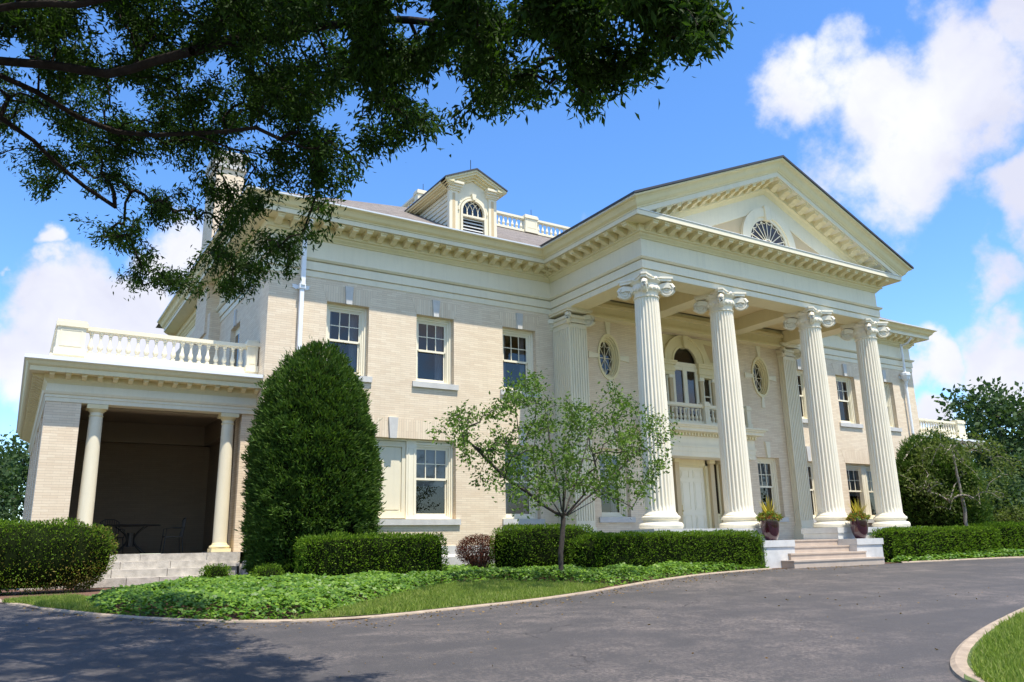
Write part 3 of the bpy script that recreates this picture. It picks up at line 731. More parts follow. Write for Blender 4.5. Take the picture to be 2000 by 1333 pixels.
# --- windows
def window(x0, x1, z0, z1, y, rail, mir=False, upper=(3, 2), val=False, name='window', label=None, cafe=False, sill=True, curt=True):
    """casing in an opening of the wall at y"""
    f = HM(mir); yi = y + .20
    cw = .13
    def ring(a, b_, c_, d_, t1, ya, yb):
        f.box(a, a + t1, ya, yb, c_, d_); f.box(b_ - t1, b_, ya, yb, c_, d_); f.box(a + t1, b_ - t1, ya, yb, d_ - t1, d_); f.box(a + t1, b_ - t1, ya, yb, c_, c_ + t1 * .6)
    ring(x0, x1, z0, z1, .07, yi - .02, yi + .2); ring(x0 + .07, x1 - .07, z0 + .042, z1 - .07, .055, yi + .02, yi + .2); ring(x0 + .125, x1 - .125, z0 + .075, z1 - .125, .03, yi + .055, yi + .2)
    o = f.put(name, 'sash', label=label)
    a, b_, c_, d_ = x0 + .155, x1 - .155, z0 + .095, z1 - .155
    s1 = HM(mir); ys_ = yi + .075
    st = .045
    s1.box(a, a + st, ys_, ys_ + .04, rail, d_); s1.box(b_ - st, b_, ys_, ys_ + .04, rail, d_); s1.box(a + st, b_ - st, ys_, ys_ + .04, d_ - st, d_); s1.box(a + st, b_ - st, ys_ - .01, ys_ + .04, rail - .03, rail + .035)
    nx, nz = upper
    for i in range(1, nx): xx = a + st + (b_ - a - 2 * st) * i / nx; s1.box(xx - .014, xx + .014, ys_ + .005, ys_ + .03, rail + .035, d_ - st)
    for i in range(1, nz): zz = rail + .035 + (d_ - st - rail - .035) * i / nz; s1.box(a + st, b_ - st, ys_ + .007, ys_ + .028, zz - .013, zz + .013)
    s1.box(a, a + st, ys_ + .05, ys_ + .09, c_, rail); s1.box(b_ - st, b_, ys_ + .05, ys_ + .09, c_, rail); s1.box(a + st, b_ - st, ys_ + .05, ys_ + .09, c_, c_ + .075)
    s1.obj('sash', 'sash', o)
    gl_ = HM(mir); gl_.add([(a + st, ys_ + .02, rail), (b_ - st, ys_ + .02, rail), (b_ - st, ys_ + .02, d_ - st), (a + st, ys_ + .02, d_ - st)], [(0, 1, 2, 3)])
    gl_.add([(a + st, ys_ + .07, c_ + .07), (b_ - st, ys_ + .07, c_ + .07), (b_ - st, ys_ + .07, rail), (a + st, ys_ + .07, rail)], [(0, 1, 2, 3)]); gl_.obj('pane', 'glass', o)
    if curt:
        cu = HM(mir)
        cwd = random.uniform(.12, .26)
        for s0, s1_ in ((b_ - st - cwd, b_ - st + .05), (a - .02, a + st + random.uniform(.05, .2))):
            n = 7; pts = [(s0 + (s1_ - s0) * i / n, ys_ + .2 + (.02 if i % 2 else -.02)) for i in range(n + 1)]
            for i in range(n): cu.add([(pts[i][0], pts[i][1], c_), (pts[i + 1][0], pts[i + 1][1], c_), (pts[i + 1][0], pts[i + 1][1], d_), (pts[i][0], pts[i][1], d_)], [(0, 1, 2, 3)])
        cu.obj('curtain', 'curtain', o)
    if val:
        cu = HM(mir); n = 6; ww = (b_ - a - 2 * st) / n
        for i in range(n):
            xx = a + st + ww * i
            pl = [(xx, rail)] + [(xx + ww * t_ / 6, rail - .16 - .05 * math.sin(PI * t_ / 6)) for t_ in range(7)] + [(xx + ww, rail)]
            cu.add([(p[0], ys_ + .11, p[1]) for p in pl], [tuple(range(len(pl)))])
        cu.add([(a, ys_ + .11, rail - .02), (b_, ys_ + .11, rail - .02), (b_, ys_ + .11, d_), (a, ys_ + .11, d_)], [(0, 1, 2, 3)])
        cu.obj('valance', 'curtain', o)
    if z0 < 1 and not val and (mir or x0 > 9):
        cu = HM(mir); cu.add([(a, ys_ + .12, rail - .04), (b_, ys_ + .12, rail - .04), (b_, ys_ + .12, d_), (a, ys_ + .12, d_)], [(0, 1, 2, 3)]); cu.obj('blind', 'curtain', o)
    if cafe:
        cu = HM(mir); cu.add([(a, ys_ + .12, c_), (b_, ys_ + .12, c_), (b_, ys_ + .12, rail - .25), (a, ys_ + .12, rail - .25)], [(0, 1, 2, 3)]); cu.obj('cafe_curtain', 'curtain', o)
    if sill:
        si = HM(mir); si.box(x0 - .125, x1 + .125, y - .07, y + .21, z0 - .165, z0 - .0); si.obj('sill', 'stone', o)
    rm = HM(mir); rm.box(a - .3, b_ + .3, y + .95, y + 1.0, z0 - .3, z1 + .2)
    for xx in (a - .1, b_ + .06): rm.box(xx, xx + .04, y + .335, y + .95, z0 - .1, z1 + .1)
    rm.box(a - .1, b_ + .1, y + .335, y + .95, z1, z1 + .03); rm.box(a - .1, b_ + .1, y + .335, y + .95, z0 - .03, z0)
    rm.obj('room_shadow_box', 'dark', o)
    return o
def archkey(cx_, w_, z0, h, y, mir=False, kw=.085, sp=.17):
    fa = HM(mir); n = 22; fa.sw = True
    fa.prism([(cx_ - w_ / 2, z0), (cx_ + w_ / 2, z0), (cx_ + w_ / 2 + sp, z0 + h), (cx_ - w_ / 2 - sp, z0 + h)], 'y', y - .006, y + .01)
    fa.put('flat_arch', 'arch')
    k = HM(mir); k.prism([(cx_ - kw, z0 - .02), (cx_ + kw, z0 - .02), (cx_ + kw * 1.45, z0 + h + .03), (cx_ - kw * 1.45, z0 + h + .03)], 'y', y - .07, y + .01)
    k.put('keystone', 'stone')
for mir in (False, True):
    for c_, ww in UP:
        window(c_ - ww / 2, c_ + ww / 2, 4.57, 6.65, 0, 5.60, mir)
        archkey(c_, ww, 6.65, .48, 0, mir)
    window(7.475, 8.745, .59, 2.87, 0, 1.74, mir); archkey(8.11, 1.27, 2.87, .55, 0, mir)
    # triple opening
    archkey(3.73, 4.08, 2.87, .55, 0, mir, .1, .2)
    t3 = HM(mir)
    for xm in (3.73 - .67, 3.73 + .67):
        t3.box(xm - .16, xm + .16, .16, .40, .6, 2.86); t3.box(xm - .10, xm - .075, .145, .16, .75, 2.6); t3.box(xm + .075, xm + .10, .145, .16, .75, 2.6)
        t3.box(xm - .10, xm + .10, .145, .16, 2.6, 2.625)
    t3.box(1.70, 5.76, .15, .40, 2.81, 2.865)
    to = t3.put('triple_window_frame', 'sash')
    window(4.40 - .02, 5.77, .59, 2.80, 0, 1.74, mir, val=True, sill=False, curt=False)
    window(1.69, 3.08, .59, 2.80, 0, 1.74, mir, val=True, sill=False, curt=False)
    if not mir:
        pn = HM(); pn.box(3.22, 4.24, .24, .38, .62, 2.80); pn.box(3.22, 4.24, .20, .24, .62, .80); pn.box(3.22, 4.24, .20, .24, 2.64, 2.80); pn.box(3.22, 3.34, .20, .24, .8, 2.64); pn.box(4.12, 4.24, .20, .24, .8, 2.64)
        pn.box(3.40, 4.06, .225, .24, .86, 2.58)
        pn.put('blank_panel', 'white', label='blank painted panel in the triple window')
    else: window(3.22, 4.24, .59, 2.80, 0, 1.74, mir, sill=False, cafe=True, curt=False)
    si = HM(mir); si.box(1.55, 5.9, -.07, .21, .425, .588); si.put('sill', 'stone')
    # portico lower windows and pilaster side
    window(WID - CW - .6, WID - CW + .6, .62, 2.82, YC, 1.75, mir)
    kk = HM(mir); kk.prism([(WID - CW - .08, 2.80), (WID - CW + .08, 2.80), (WID - CW + .13, 3.40), (WID - CW - .13, 3.40)], 'y', YC - .06, YC); kk.put('keystone', 'white')
    # oval window
    c, z = WID - CW, 5.9
    ow = HM(mir); n = 48
    for (ka, kb, ya, yb) in ((1.0, .86, YC - .05, YC + .02), (.985, .80, YC + .02, YC + .24), (.83, .72, YC + .10, YC + .24), (.74, .66, YC + .16, YC + .25)):
        for i in range(n):
            t0, t1 = 2 * PI * i / n, 2 * PI * (i + 1) / n
            q = [(c + OH * k * math.cos(t_), z + OV * k ** .8 * math.sin(t_)) for k, t_ in ((ka, t0), (kb, t0), (kb, t1), (ka, t1))]
            ow.hull([(x, ya, zz) for x, zz in q], [(x, yb, zz) for x, zz in q])
    oo = ow.put('oval_window', 'cream')
    gg = HM(mir); E = [(c + OH * .72 * math.cos(2 * PI * i / n), YC + .22, z + OV * .76 * math.sin(2 * PI * i / n)) for i in range(n)]; gg.add(E, [tuple(range(n))]); gg.obj('pane', 'glass', oo)
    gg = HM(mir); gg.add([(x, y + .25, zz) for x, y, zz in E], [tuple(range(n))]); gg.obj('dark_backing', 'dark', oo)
    gg = HM(mir); HX, HZ = OH * .68, OV * .73
    for i in range(8):
        a_ = PI * i / 8 * 2; gg.tube([(c, YC + .2, z), (c + HX * math.cos(a_), YC + .2, z + HZ * math.sin(a_))], .013, 4)
        a1 = a_ + PI / 4; P_ = []
        for k in range(6):
            t_ = k / 5; aa = a_ + (a1 - a_) * t_; rr = 1 - .3 * math.sin(PI * t_); P_.append((c + HX * rr * math.cos(aa), YC + .2, z + HZ * rr * math.sin(aa)))
        gg.tube(P_, .012, 4)
    gg.obj('muntin', 'sash', oo)
    kk = HM(mir); kk.prism([(c - .06, z + .80), (c + .06, z + .80), (c + .12, z + 1.27), (c - .12, z + 1.27)], 'y', YC - .06, YC); kk.put('keystone', 'white')
    kk = HM(mir); kk.prism([(c - .05, z - .80), (c + .05, z - .80), (c + .09, z - 1.2), (c - .09, z - 1.2)], 'y', YC - .05, YC); kk.put('keystone', 'white')
    for s in (-1, 1): kk = HM(mir); kk.prism([(c + s * .47, z - .07), (c + s * .47, z + .07), (c + s * .86, z + .11), (c + s * .86, z - .11)], 'y', YC - .05, YC); kk.put('keystone', 'white')
    pass
    # side wall window
    sw = HM(mir); sw.box(.14, .3, 3.15, 4.35, 4.57, 6.65); so = sw.put('window', 'sash')
    sw = HM(mir); sw.box(.12, .139, 3.3, 4.2, 4.75, 6.4); sw.obj('pane', 'glass', so)
    sw = HM(mir); sw.box(-.07, .1, 3.05, 4.45, 4.41, 4.568); sw.obj('sill', 'stone', so)
    sw = HM(mir); sw.box(-.05, .0, 3.66, 3.84, 6.62, 7.15); sw.put('keystone', 'stone')
# --- Palladian opening over the door
YR = YC + .33
pw = HM()
pw.box(13.2, 16.69, YR, YR + .05, 3.7, 7.12)
def archwall(mb, xa, xb, za, zb, cx_, cz_, r_, y0, y1, n=24):       # rectangle with half-round cut from below
    pts = [(cx_ + r_ * math.cos(PI * i / n), cz_ + r_ * math.sin(PI * i / n)) for i in range(n + 1)]
    for i in range(n):
        p, q = pts[i], pts[i + 1]
        mb.hull([(p[0], y0, p[1]), (p[0], y0, zb), (q[0], y0, zb), (q[0], y0, q[1])], [(p[0], y1, p[1]), (p[0], y1, zb), (q[0], y1, zb), (q[0], y1, q[1])])
    mb.box(xa, cx_ - r_, y0, y1, za, zb); mb.box(cx_ + r_, xb, y0, y1, za, zb)
AZ = 6.13
archwall(pw, 13.2, 16.69, AZ + .02, 7.12, CX, AZ, 1.02, YR - .08, YR)
arc_ring(pw, CX, AZ, .60, .98, YR - .14, YR); arc_ring(pw, CX, AZ, .92, 1.02, YR - .19, YR - .1); arc_ring(pw, CX, AZ, .56, .64, YR - .17, YR - .1)
pw.prism([(CX - .08, AZ + .52), (CX + .08, AZ + .52), (CX + .13, AZ + 1.12), (CX - .13, AZ + 1.12)], 'y', YR - .26, YR)
for s in (-1, 1):                               # entablature blocks over the side lights
    xa, xb_ = CX + s * .62, CX + s * 1.72
    for z0, z1, k in ((5.62, 5.74, 0), (5.74, 5.88, .03), (5.88, 5.98, .0), (5.98, 6.06, .06), (6.06, 6.13, .10)):
        pw.box(xa - (s * k), xb_, YR - .20 - k, YR, z0, z1)
    pw.box(CX + s * .74, CX + s * 1.72, YR - .05, YR, 3.7, 5.62)
    pw.box(CX + s * 1.62, CX + s * 1.72, YR - .22, YR, 3.7, 7.1)
po = pw.put('palladian_window', 'cream')
tp_ = HM()
for s in (-1, 1):
    tp_.box(CX + s * .66, CX + s * .82, YR - .16, YR - .05, 3.75, 5.5); tp_.box(CX + s * 1.28, CX + s * 1.46, YR - .16, YR - .05, 3.75, 5.5)
    tp_.prism([(CX + s * 1.05, 6.95), (CX + s * 1.5, 6.9), (CX + s * 1.5, 6.28), (CX + s * 1.36, 6.28)], 'y', YR - .086, YR - .07)
tp_.obj('panel', 'tan', po)
q = HM()
for s in (-1, 1):
    for xq in (.74, 1.37): q.box(CX + s * (xq - .1), CX + s * (xq + .12), YR - .19, YR - .03, 5.5, 5.62)
    q.box(CX + s * .86, CX + s * .92, YR - .10, YR - .05, 3.75, 5.6); q.box(CX + s * 1.2, CX + s * 1.26, YR - .10, YR - .05, 3.75, 5.6)
    for zz in (4.3, 4.95): q.box(CX + s * .92, CX + s * 1.2, YR - .09, YR - .05, zz - .02, zz + .02)
q.box(CX - .62, CX + .62, YR - .12, YR - .04, 5.98, 6.13)
for xa, xb_ in ((-.62, -.50), (-.09, .09), (.50, .62)): q.box(CX + xa, CX + xb_, YR - .10, YR - .03, 3.7, 5.98)
q.box(CX - .5, CX - .09, YR - .09, YR - .03, 5.84, 5.98); q.box(CX + .09, CX + .5, YR - .09, YR - .03, 5.84, 5.98)
q.obj('door_frame', 'sash', po)
q = HM(); q.box(CX - .5, CX - .09, YR - .045, YR - .04, 3.75, 5.84); q.box(CX + .09, CX + .5, YR - .045, YR - .04, 3.75, 5.84); half_disc(q, CX, AZ, .58, YR - .043)
for s in (-1, 1): q.box(CX + s * .92, CX + s * 1.2, YR - .06, YR - .052, 3.75, 5.6)
q.obj('pane', 'glass', po)
q = HM(); q.box(CX - .5, CX + .5, YR - .02, YR - .01, 3.75, 5.84); half_disc(q, CX, AZ, .58, YR - .015); q.obj('dark_backing', 'dark', po)
q = HM(); q.prism([(CX - .5, 3.8), (CX - .2, 3.8), (CX - .24, 4.4), (CX - .34, 4.85), (CX - .46, 4.7)], 'y', YR - .035, YR - .025); q.obj('drape', 'red', po, label=None) if False else q.obj('drape', 'red', po)
# --- entrance
YD = YC + .38
en = HM()
en.box(13.25, 16.64, YD, YD + .05, -.2, 2.62)
for s in (-1, 1):
    en.box(CX + s * .625, CX + s * .74, YD - .16, YD, -.2, 2.62)
    en.box(CX + s * .86, CX + s * 1.52, YD - .06, YD, -.2, .72); en.box(CX + s * .9, CX + s * 1.3, YD - .09, YD - .05, .68, .74)
    en.box(CX + s * 1.05, CX + s * 1.2, YD - .08, YD - .05, .0, .55)
    en.box(CX + s * .94, CX + s * 1.0, YD - .1, YD, .72, 2.5); en.box(CX + s * 1.26, CX + s * 1.34, YD - .1, YD, .72, 2.5)
en.box(CX - .74, CX + .74, YD - .16, YD, 2.42, 2.62); en.box(CX - .62, CX + .62, YD - .1, YD, 2.36, 2.42)
eo = en.put('entrance_surround', 'cream')
for s in (-1, 1):
    for xa, xb_ in ((.745, .935), (1.35, 1.56)):
        q = HM(); q.box(CX + s * xa, CX + s * xb_, YD - .28, YD, -.08, 2.5); q.obj('pilaster', 'tan', eo)
        for z0, z1 in ((2.5, 2.62), (-.2, -.08)): q = HM(); q.box(CX + s * (xa - .035), CX + s * (xb_ + .035), YD - .32, YD, z0, z1); q.obj('pilaster_cap', 'cream', eo)
for s in (-1, 1): q = HM(); q.box(CX + s * 1.0, CX + s * 1.26, YD - .07, YD - .065, .78, 2.5); q.obj('sidelight', 'glass', eo)
q = HM()
for s in (-1, 1): q.box(CX + s * 1.0, CX + s * 1.26, YD - .05, YD - .045, .78, 2.5)
q.obj('dark_backing', 'dark', eo)
dr = HM(); dr.box(CX - .62, CX + .62, YD - .05, YD, -.18, 2.36)
def panel(mb, xa, xb_, za, zb, y):
    t_ = .018
    mb.box(xa, xb_, y - t_, y, za, za + .025); mb.box(xa, xb_, y - t_, y, zb - .025, zb); mb.box(xa, xa + .025, y - t_, y, za + .025, zb - .025); mb.box(xb_ - .025, xb_, y - t_, y, za + .025, zb - .025)
    mb.box(xa + .06, xb_ - .06, y - t_ * .8, y, za + .06, zb - .06)
for s in (-1, 1):
    for za, zb in ((-.02, .72), (.88, 1.86), (1.98, 2.26)):
        xs_ = sorted((CX + s * .09, CX + s * .50)); panel(dr, xs_[0], xs_[1], za, zb, YD - .05)
do = dr.put('door', 'sash', label='cream six-panel front door')
q = HM(); q.lathe((CX - .54, YD - .1, .85), [(0, -.03), (.03, -.01), (.03, .01), (0, .03)], 10); q.box(CX - .57, CX - .51, YD - .06, YD - .05, .7, 1.05); q.obj('handle', 'brass', do)
de = HM(); x0, x1 = 12.55, WID - 12.55; yf = -1.28
de.box(x0 + .05, x1 - .05, yf + .04, YC, 2.62, 2.78); de.box(x0 + .03, x1 - .03, yf + .02, YC, 2.78, 2.94); de.box(x0, x1, yf, YC, 2.94, 3.0)
de.box(x0 + .04, x1 - .04, yf + .03, YC, 3.0, 3.32)
de.box(x0 - .03, x1 + .03, yf - .04, YC, 3.42, 3.46); de.box(x0 - .22, x1 + .22, yf - .22, YC, 3.46, 3.58); de.box(x0 - .28, x1 + .28, yf - .28, YC, 3.58, 3.64); de.box(x0 - .34, x1 + .34, yf - .33, YC, 3.64, 3.70)
deo = de.put('door_entablature', 'white')
q = HM(); n = 34
for i in range(n): xx = x0 + (x1 - x0) * (i + .5) / n; q.box(xx - .04, xx + .04, yf - .07, yf + .05, 3.32, 3.42)
q.obj('dentil_course', 'cream', deo)
# --- balusters
def bal_me(h, r=.06, mt='white'):
    p = [(r * .95, 0), (r * .95, .10 * h), (r * .55, .12 * h), (r * .62, .16 * h), (r * 1.0, .22 * h), (r * 1.12, .30 * h), (r * 1.0, .38 * h), (r * .62, .50 * h), (r * .48, .70 * h), (r * .45, .80 * h), (r * .7, .82 * h), (r * .7, .86 * h), (r * .55, .88 * h), (r * .95, .93 * h), (r * .95, h)]
    mb = MB(); mb.lathe((0, 0, 0), p, 12); me = mb.mesh('baluster', mt); me.polygons.foreach_set('use_smooth', [True] * len(me.polygons)); me.set_sharp_from_angle(angle=.7); return me
BAL_LEFT = [0]
def balustrade(path, z0, h, posts, mir=False, sp=.207, indiv=True, w=.16, me=None, ends=(.35, .35), mt='white', name='balustrade'):
    """path: 2 points; posts: list of (t, halfwidth)"""
    (xa, ya), (xb, yb) = path; L = math.hypot(xb - xa, yb - ya); d = ((xb - xa) / L, (yb - ya) / L); n = (-d[1], d[0])
    rb = .10; rt = .10
    mb = HM(mir)
    def bx(t0, t1, hw, za, zb):
        P_ = [(xa + d[0] * t_ + n[0] * o_, ya + d[1] * t_ + n[1] * o_) for t_, o_ in ((t0, -hw), (t1, -hw), (t1, hw), (t0, hw))]
        if d[0] < -.5 or d[1] < -.5: pass
        mb.hull([(x, y, za) for x, y in P_], [(x, y, zb) for x, y in P_])
    bx(0, L, w / 2, z0, z0 + rb); bx(0, L, w / 2 + .01, z0 + h - rt, z0 + h); bx(0, L, w / 2 - .02, z0 + h - rt - .03, z0 + h - rt)
    for t_, hw in posts:
        bx(t_ - hw, t_ + hw, w / 2 + .11, z0 - .02, z0 + .14); bx(t_ - hw + .03, t_ + hw - .03, w / 2 + .08, z0 + .14, z0 + h - .07)
        bx(t_ - hw - .01, t_ + hw + .01, w / 2 + .12, z0 + h - .07, z0 + h + .04); bx(t_ - hw + .02, t_ + hw - .02, w / 2 + .09, z0 + h + .04, z0 + h + .10)
        if hw > .12:
            for za, zb in ((z0 + .2, z0 + .225), (z0 + h - .16, z0 + h - .135)): bx(t_ - hw + .1, t_ + hw - .1, w / 2 + .09, za, zb)
            for tt in (t_ - hw + .1, t_ + hw - .125): bx(tt, tt + .025, w / 2 + .09, z0 + .225, z0 + h - .16)
    o = mb.put(name, mt)
    me = me or BALM
    spans = []; cur = 0.0
    for t_, hw in sorted(posts) + [(L + .0, 0)]:
        if t_ - hw - cur > .25: spans.append((cur, t_ - hw))
        cur = t_ + hw
    loc = []
    for a_, b_ in spans:
        k = max(1, round((b_ - a_) / sp))
        for i in range(k): loc.append(a_ + (b_ - a_) * (i + .5) / k)
    st = HM(mir)
    for t_ in loc:
        x, y = xa + d[0] * t_, ya + d[1] * t_
        if mir: x = WID - x
        if indiv and BAL_LEFT[0] < 99:
            BAL_LEFT[0] += 1
            inst(me, 'baluster', o, (x, y, z0 + rb))
        else:
            vv = np.zeros(len(me.vertices) * 3); me.vertices.foreach_get('co', vv); vv = vv.reshape(-1, 3)
            xx = x if not mir else WID - x
            st.add([(v[0] + xx, v[1] + y, v[2] + z0 + rb) for v in vv], [tuple(p.vertices) for p in me.polygons])
    if st.v:
        so_ = st.obj('baluster', mt, o); so_['kind'] = 'stuff'
    return o
BALM = bal_me(.53); BALR = bal_me(.5); BALB = bal_me(.43, .055)
# --- side porches
PX0 = -4.91; PY = .6
def porch(mir):
    R_ = HM(mir)
    R_.box(PX0, -4.16, PY, PY + .75, -.2, 3.38)                        # corner pier
    R_.box(-.34, -.02, PY + .05, PY + .75, -.2, 3.38)
    R_.box(PX0 + .08, PX0 + .45, PY + .75, 13.6, -.2, 3.38)  # solid side wall, added to close the porch and keep its interior dark
    for yy in (3.4, 6.2, 9.2, 12.9): R_.box(PX0, PX0 + .5, yy, yy + .7, -.2, 3.38)
    R_.put('porch_pier', 'brick')
    I_ = HM(mir); I_.box(PX0 + .46, -.01, 6.0, 6.3, -.2, 3.6); I_.box(PX0 + .451, PX0 + .50, PY + .76, 6.0, -.2, 3.6); I_.box(-.05, -.012, PY + .76, 6.0, -.2, 3.6); I_.put('porch_inner_wall', 'shadebrick', label='dark shade-toned brick wall inside the porch, shade put into its colour')
    pp = [(0, PY), (PX0, PY), (PX0, 13.6)][::-1]
    pz = 3.37
    e = HM(mir); e.sweep(pp, [(-.35, pz), (.02, pz), (.02, pz + .10), (.04, pz + .105), (.04, pz + .17), (.07, pz + .18), (.10, pz + .24), (.02, pz + .25), (.02, pz + .43), (-.35, pz + .43)])
    e.put('porch_frieze', 'white')
    e = HM(mir); e.sweep(pp, [(-.1, pz + .43), (.03, pz + .43), (.05, pz + .47), (.09, pz + .52), (.10, pz + .55), (.10, 4.02), (.40, 4.02)]); e.put('porch_bed_moulding', 'cream')
    e = HM(mir); e.sweep(pp, [(.08, 4.024), (.38, 4.022), (.42, 4.01), (.42, 4.12), (.44, 4.13), (.47, 4.16), (.50, 4.22), (.53, 4.25), (.53, 4.262), (-.1, 4.262)]); e.put('porch_cornice', 'cream')
    e = HM(mir); e.sweep(pp, [(-.1, 4.264), (.545, 4.262), (.555, 4.27), (.555, 4.36), (.5, 4.365), (-.1, 4.45)]); e.put('porch_gutter', 'metalw')
    e = HM(mir); e.box(PX0 + .1, -.0, PY + .1, 13.5, 4.30, 4.44); e.put('porch_roof', 'lead')
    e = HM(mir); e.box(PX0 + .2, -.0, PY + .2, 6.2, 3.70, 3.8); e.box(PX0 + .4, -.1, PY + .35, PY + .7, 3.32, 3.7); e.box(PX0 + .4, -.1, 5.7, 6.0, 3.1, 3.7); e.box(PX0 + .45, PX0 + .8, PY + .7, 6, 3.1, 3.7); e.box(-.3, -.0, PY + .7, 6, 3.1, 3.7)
    e.put('porch_ceiling', 'shadepaint')
    e = HM(mir); e.box(PX0 - .05, .0, PY - .1, 13.6, -.5, -.21); e.box(PX0 + .1, -.0, PY + .1, 6, -1.1, -.5); e.box(PX0 - .05, -4.05, PY - .14, PY + .6, -1.1, -.2); e.box(PX0 - .05, PX0 + .3, PY, 13.6, -1.1, -.2)
    e.put('porch_floor', 'rough')
    e = HM(mir)
    for k in range(4):
        zt_ = -.205 - .175 * k; y0 = PY - .12 - .26 * k; xr = -1.0 + (.0 if k < 2 else .2)
        cuts = [-3.9, [-2.55, -3.0, -2.0, -2.9][k], [-1.6, -1.9, -3.2, -2.2][k] if k else xr, xr]; cuts = sorted(set(cuts))
        for i in range(len(cuts) - 1): e.box(cuts[i] + .008, cuts[i + 1] - .004, y0 + random.uniform(-.02, .015), PY + .1, zt_ - .19, zt_ + random.uniform(-.008, .004))
    e.put('porch_steps', 'rough')
    e = HM(mir)
    e.box(-1.02, -.28, PY - .18, PY + .6, -1.1, -.205); e.box(-1.06, -.24, PY - .22, PY + .6, -.55, -.46)
    e.box(-.2, .0, PY - .1, PY + .4, -1.1, -.205)
    e.put('porch_pedestal', 'rough')
    for xc in (-3.80, -.66):
        s_ = HM(mir); n = 12
        pr = [(.175 - .028 * (max(0, (i / n) - .2) / .8) ** 1.5, .02 + (3.28 - .02) * i / n) for i in range(n + 1)]
        s_.lathe((xc, PY + .22, 0), pr, 28); o = s_.put('porch_column', 'white', smooth=40)
        b_ = HM(mir); b_.box(xc - .24, xc + .24, PY - .02, PY + .46, -.2, -.11); b_.lathe((xc, PY + .22, -.11), [(.24, 0), (.255, .035), (.24, .07), (.2, .08), (.195, .1), (.175, .14)], 28); b_.obj('base', 'cream', o, 40)
        b_ = HM(mir); b_.lathe((xc, PY + .22, 3.08), [(.15, 0), (.165, .01), (.165, .03), (.148, .04), (.148, .10), (.17, .12), (.20, .17), (.205, .18)], 28); b_.box(xc - .23, xc + .23, PY - .01, PY + .45, 3.26, 3.365); b_.obj('capital', 'cream', o, 40)
    # modillions
    n = 14
    for i in range(n + 1):
        x = PX0 + .05 + (-.12 - PX0) * i / n
        MOD.append((x if not mir else WID - x, PY - .10, 4.018, 0, 's'))
    for i in range(38):
        y = PY + .1 + .34 * i
        MOD.append((PX0 - .10 if not mir else WID - PX0 + .10, y, 4.018, -PI / 2 if not mir else PI / 2, 's2'))
    L = 4.88
    balustrade([(PX0 + .02, PY + .15), (0.0, PY + .15)], 4.55, .76, [(.34, .34), (4.71, .17)], mir, .209, True, me=BALM)
    balustrade([(PX0 + .1, PY + .35), (PX0 + .1, 13.2)], 4.55, .76, [(5, .3), (9.5, .3), (12.6, .3)], mir, .21, False, me=BALM)
    k = HM(mir); k.box(PX0 - .05, -.0, PY + .02, 13.5, 4.44, 4.555) if False else None
    k = HM(mir); k.box(PX0 - .05, .0, PY + .02, PY + .32, 4.40, 4.55); k.box(PX0 - .05, PX0 + .25, PY + .32, 13.4, 4.40, 4.55); k.put('balustrade_kerb', 'white')
porch(False)
# roof walk and balcony
balustrade([(7.2, 6.05), (WID - 7.2, 6.05)], 13.02, .70, [(.3, .34), (5.45, .34), (WID - 14.4 - 5.45, .34), (WID - 14.4 - .3, .34)], False, .225, True, me=BALR)
balustrade([(12.75, -1.22), (WID - 12.75, -1.22)], 3.74, .70, [(.12, .12), (2.2, .13), (WID - 25.5 - .12, .12)], False, .19, True, w=.13, me=BALB)
for xx in (12.75 + .065, WID - 12.75 - .065): balustrade([(xx, -1.16), (xx, YC)], 3.74, .70, [], False, .2, False, w=.13, me=BALB)
for yy in (7.2,): 
    for xx in (7.3, WID - 7.3): balustrade([(xx, 6.2), (xx, 8.6)], 13.02, .70, [], False, .3, False, me=BALR)
porch(True)
for x, y, z in ((12.75, 6.05, 13.8), (7.5, 6.05, 13.8), (6.30, -.1, 11.8)):
    q = HM(); q.tube([(x, y, z), (x, y, z + .38)], .012, 5); q.put('lightning_rod', 'iron')
# --- put the modillions in
def score(m_):
    if isinstance(m_, MB): return 1
    return {'b': 0, 's': 2 if m_[0] < 10 else 3, 's2': 4}[m_[4]]
MOD.sort(key=score)
stuff = HM()
for k, m_ in enumerate(MOD):
    if isinstance(m_, MB):
        if k < 99:
            hm = HM(); hm.v, hm.f = m_.v, m_.f; hm.put('modillion', 'cream')
        else: stuff.add(m_.v, m_.f)
        continue
    x, y, z, rot, kind = m_; me = mod_me if kind == 'b' else mod_sm
    if k < 99: inst(me, 'modillion', house, (x - WID / 2, y, z + .95), rot)
    else:
        vv = np.zeros(len(me.vertices) * 3); me.vertices.foreach_get('co', vv); vv = vv.reshape(-1, 3); c_, s2 = math.cos(rot), math.sin(rot)
        stuff.add([(x + v[0] * c_ - v[1] * s2, y + v[0] * s2 + v[1] * c_, z + v[2]) for v in vv], [tuple(p.vertices) for p in me.polygons])
o = stuff.put('modillion', 'cream'); o['kind'] = 'stuff'
# --- staircase, cheeks, floor
fl = HM(); fl.box(9.3, WID - 9.3, -4.95, 0, -.45, -.205); fl.box(9.5, WID - 9.5, -4.8, 0, -1.1, -.45); fl.put('portico_floor', 'stone')
X0, X1 = 13.56, WID - 13.56
st = HM()
for k, (xa, xb_, y0, y1) in enumerate(((12.93, WID - 12.93, -6.05, -5.6), (13.25, WID - 13.25, -5.7, -5.3), (X0, X1, -5.36, -4.9), (X0, X1, -4.98, -4.6))):
    zt_ = -.745 + .183 * k
    st.box(xa + .02, xb_ - .02, y0 + .02, y1, zt_ - .25, zt_ - .045); st.box(xa, xb_, y0, y1, zt_ - .045, zt_)
    if k < 1:
        for s in (0, 1):
            xx = xa if s == 0 else xb_ - .7
            st.box(xx + .02, xx + .68, y1, y1 + .5, zt_ - .25, zt_ - .003)
    if k == 1:
        pass
st.put('entrance_steps', 'step', label='pink stone entrance steps')
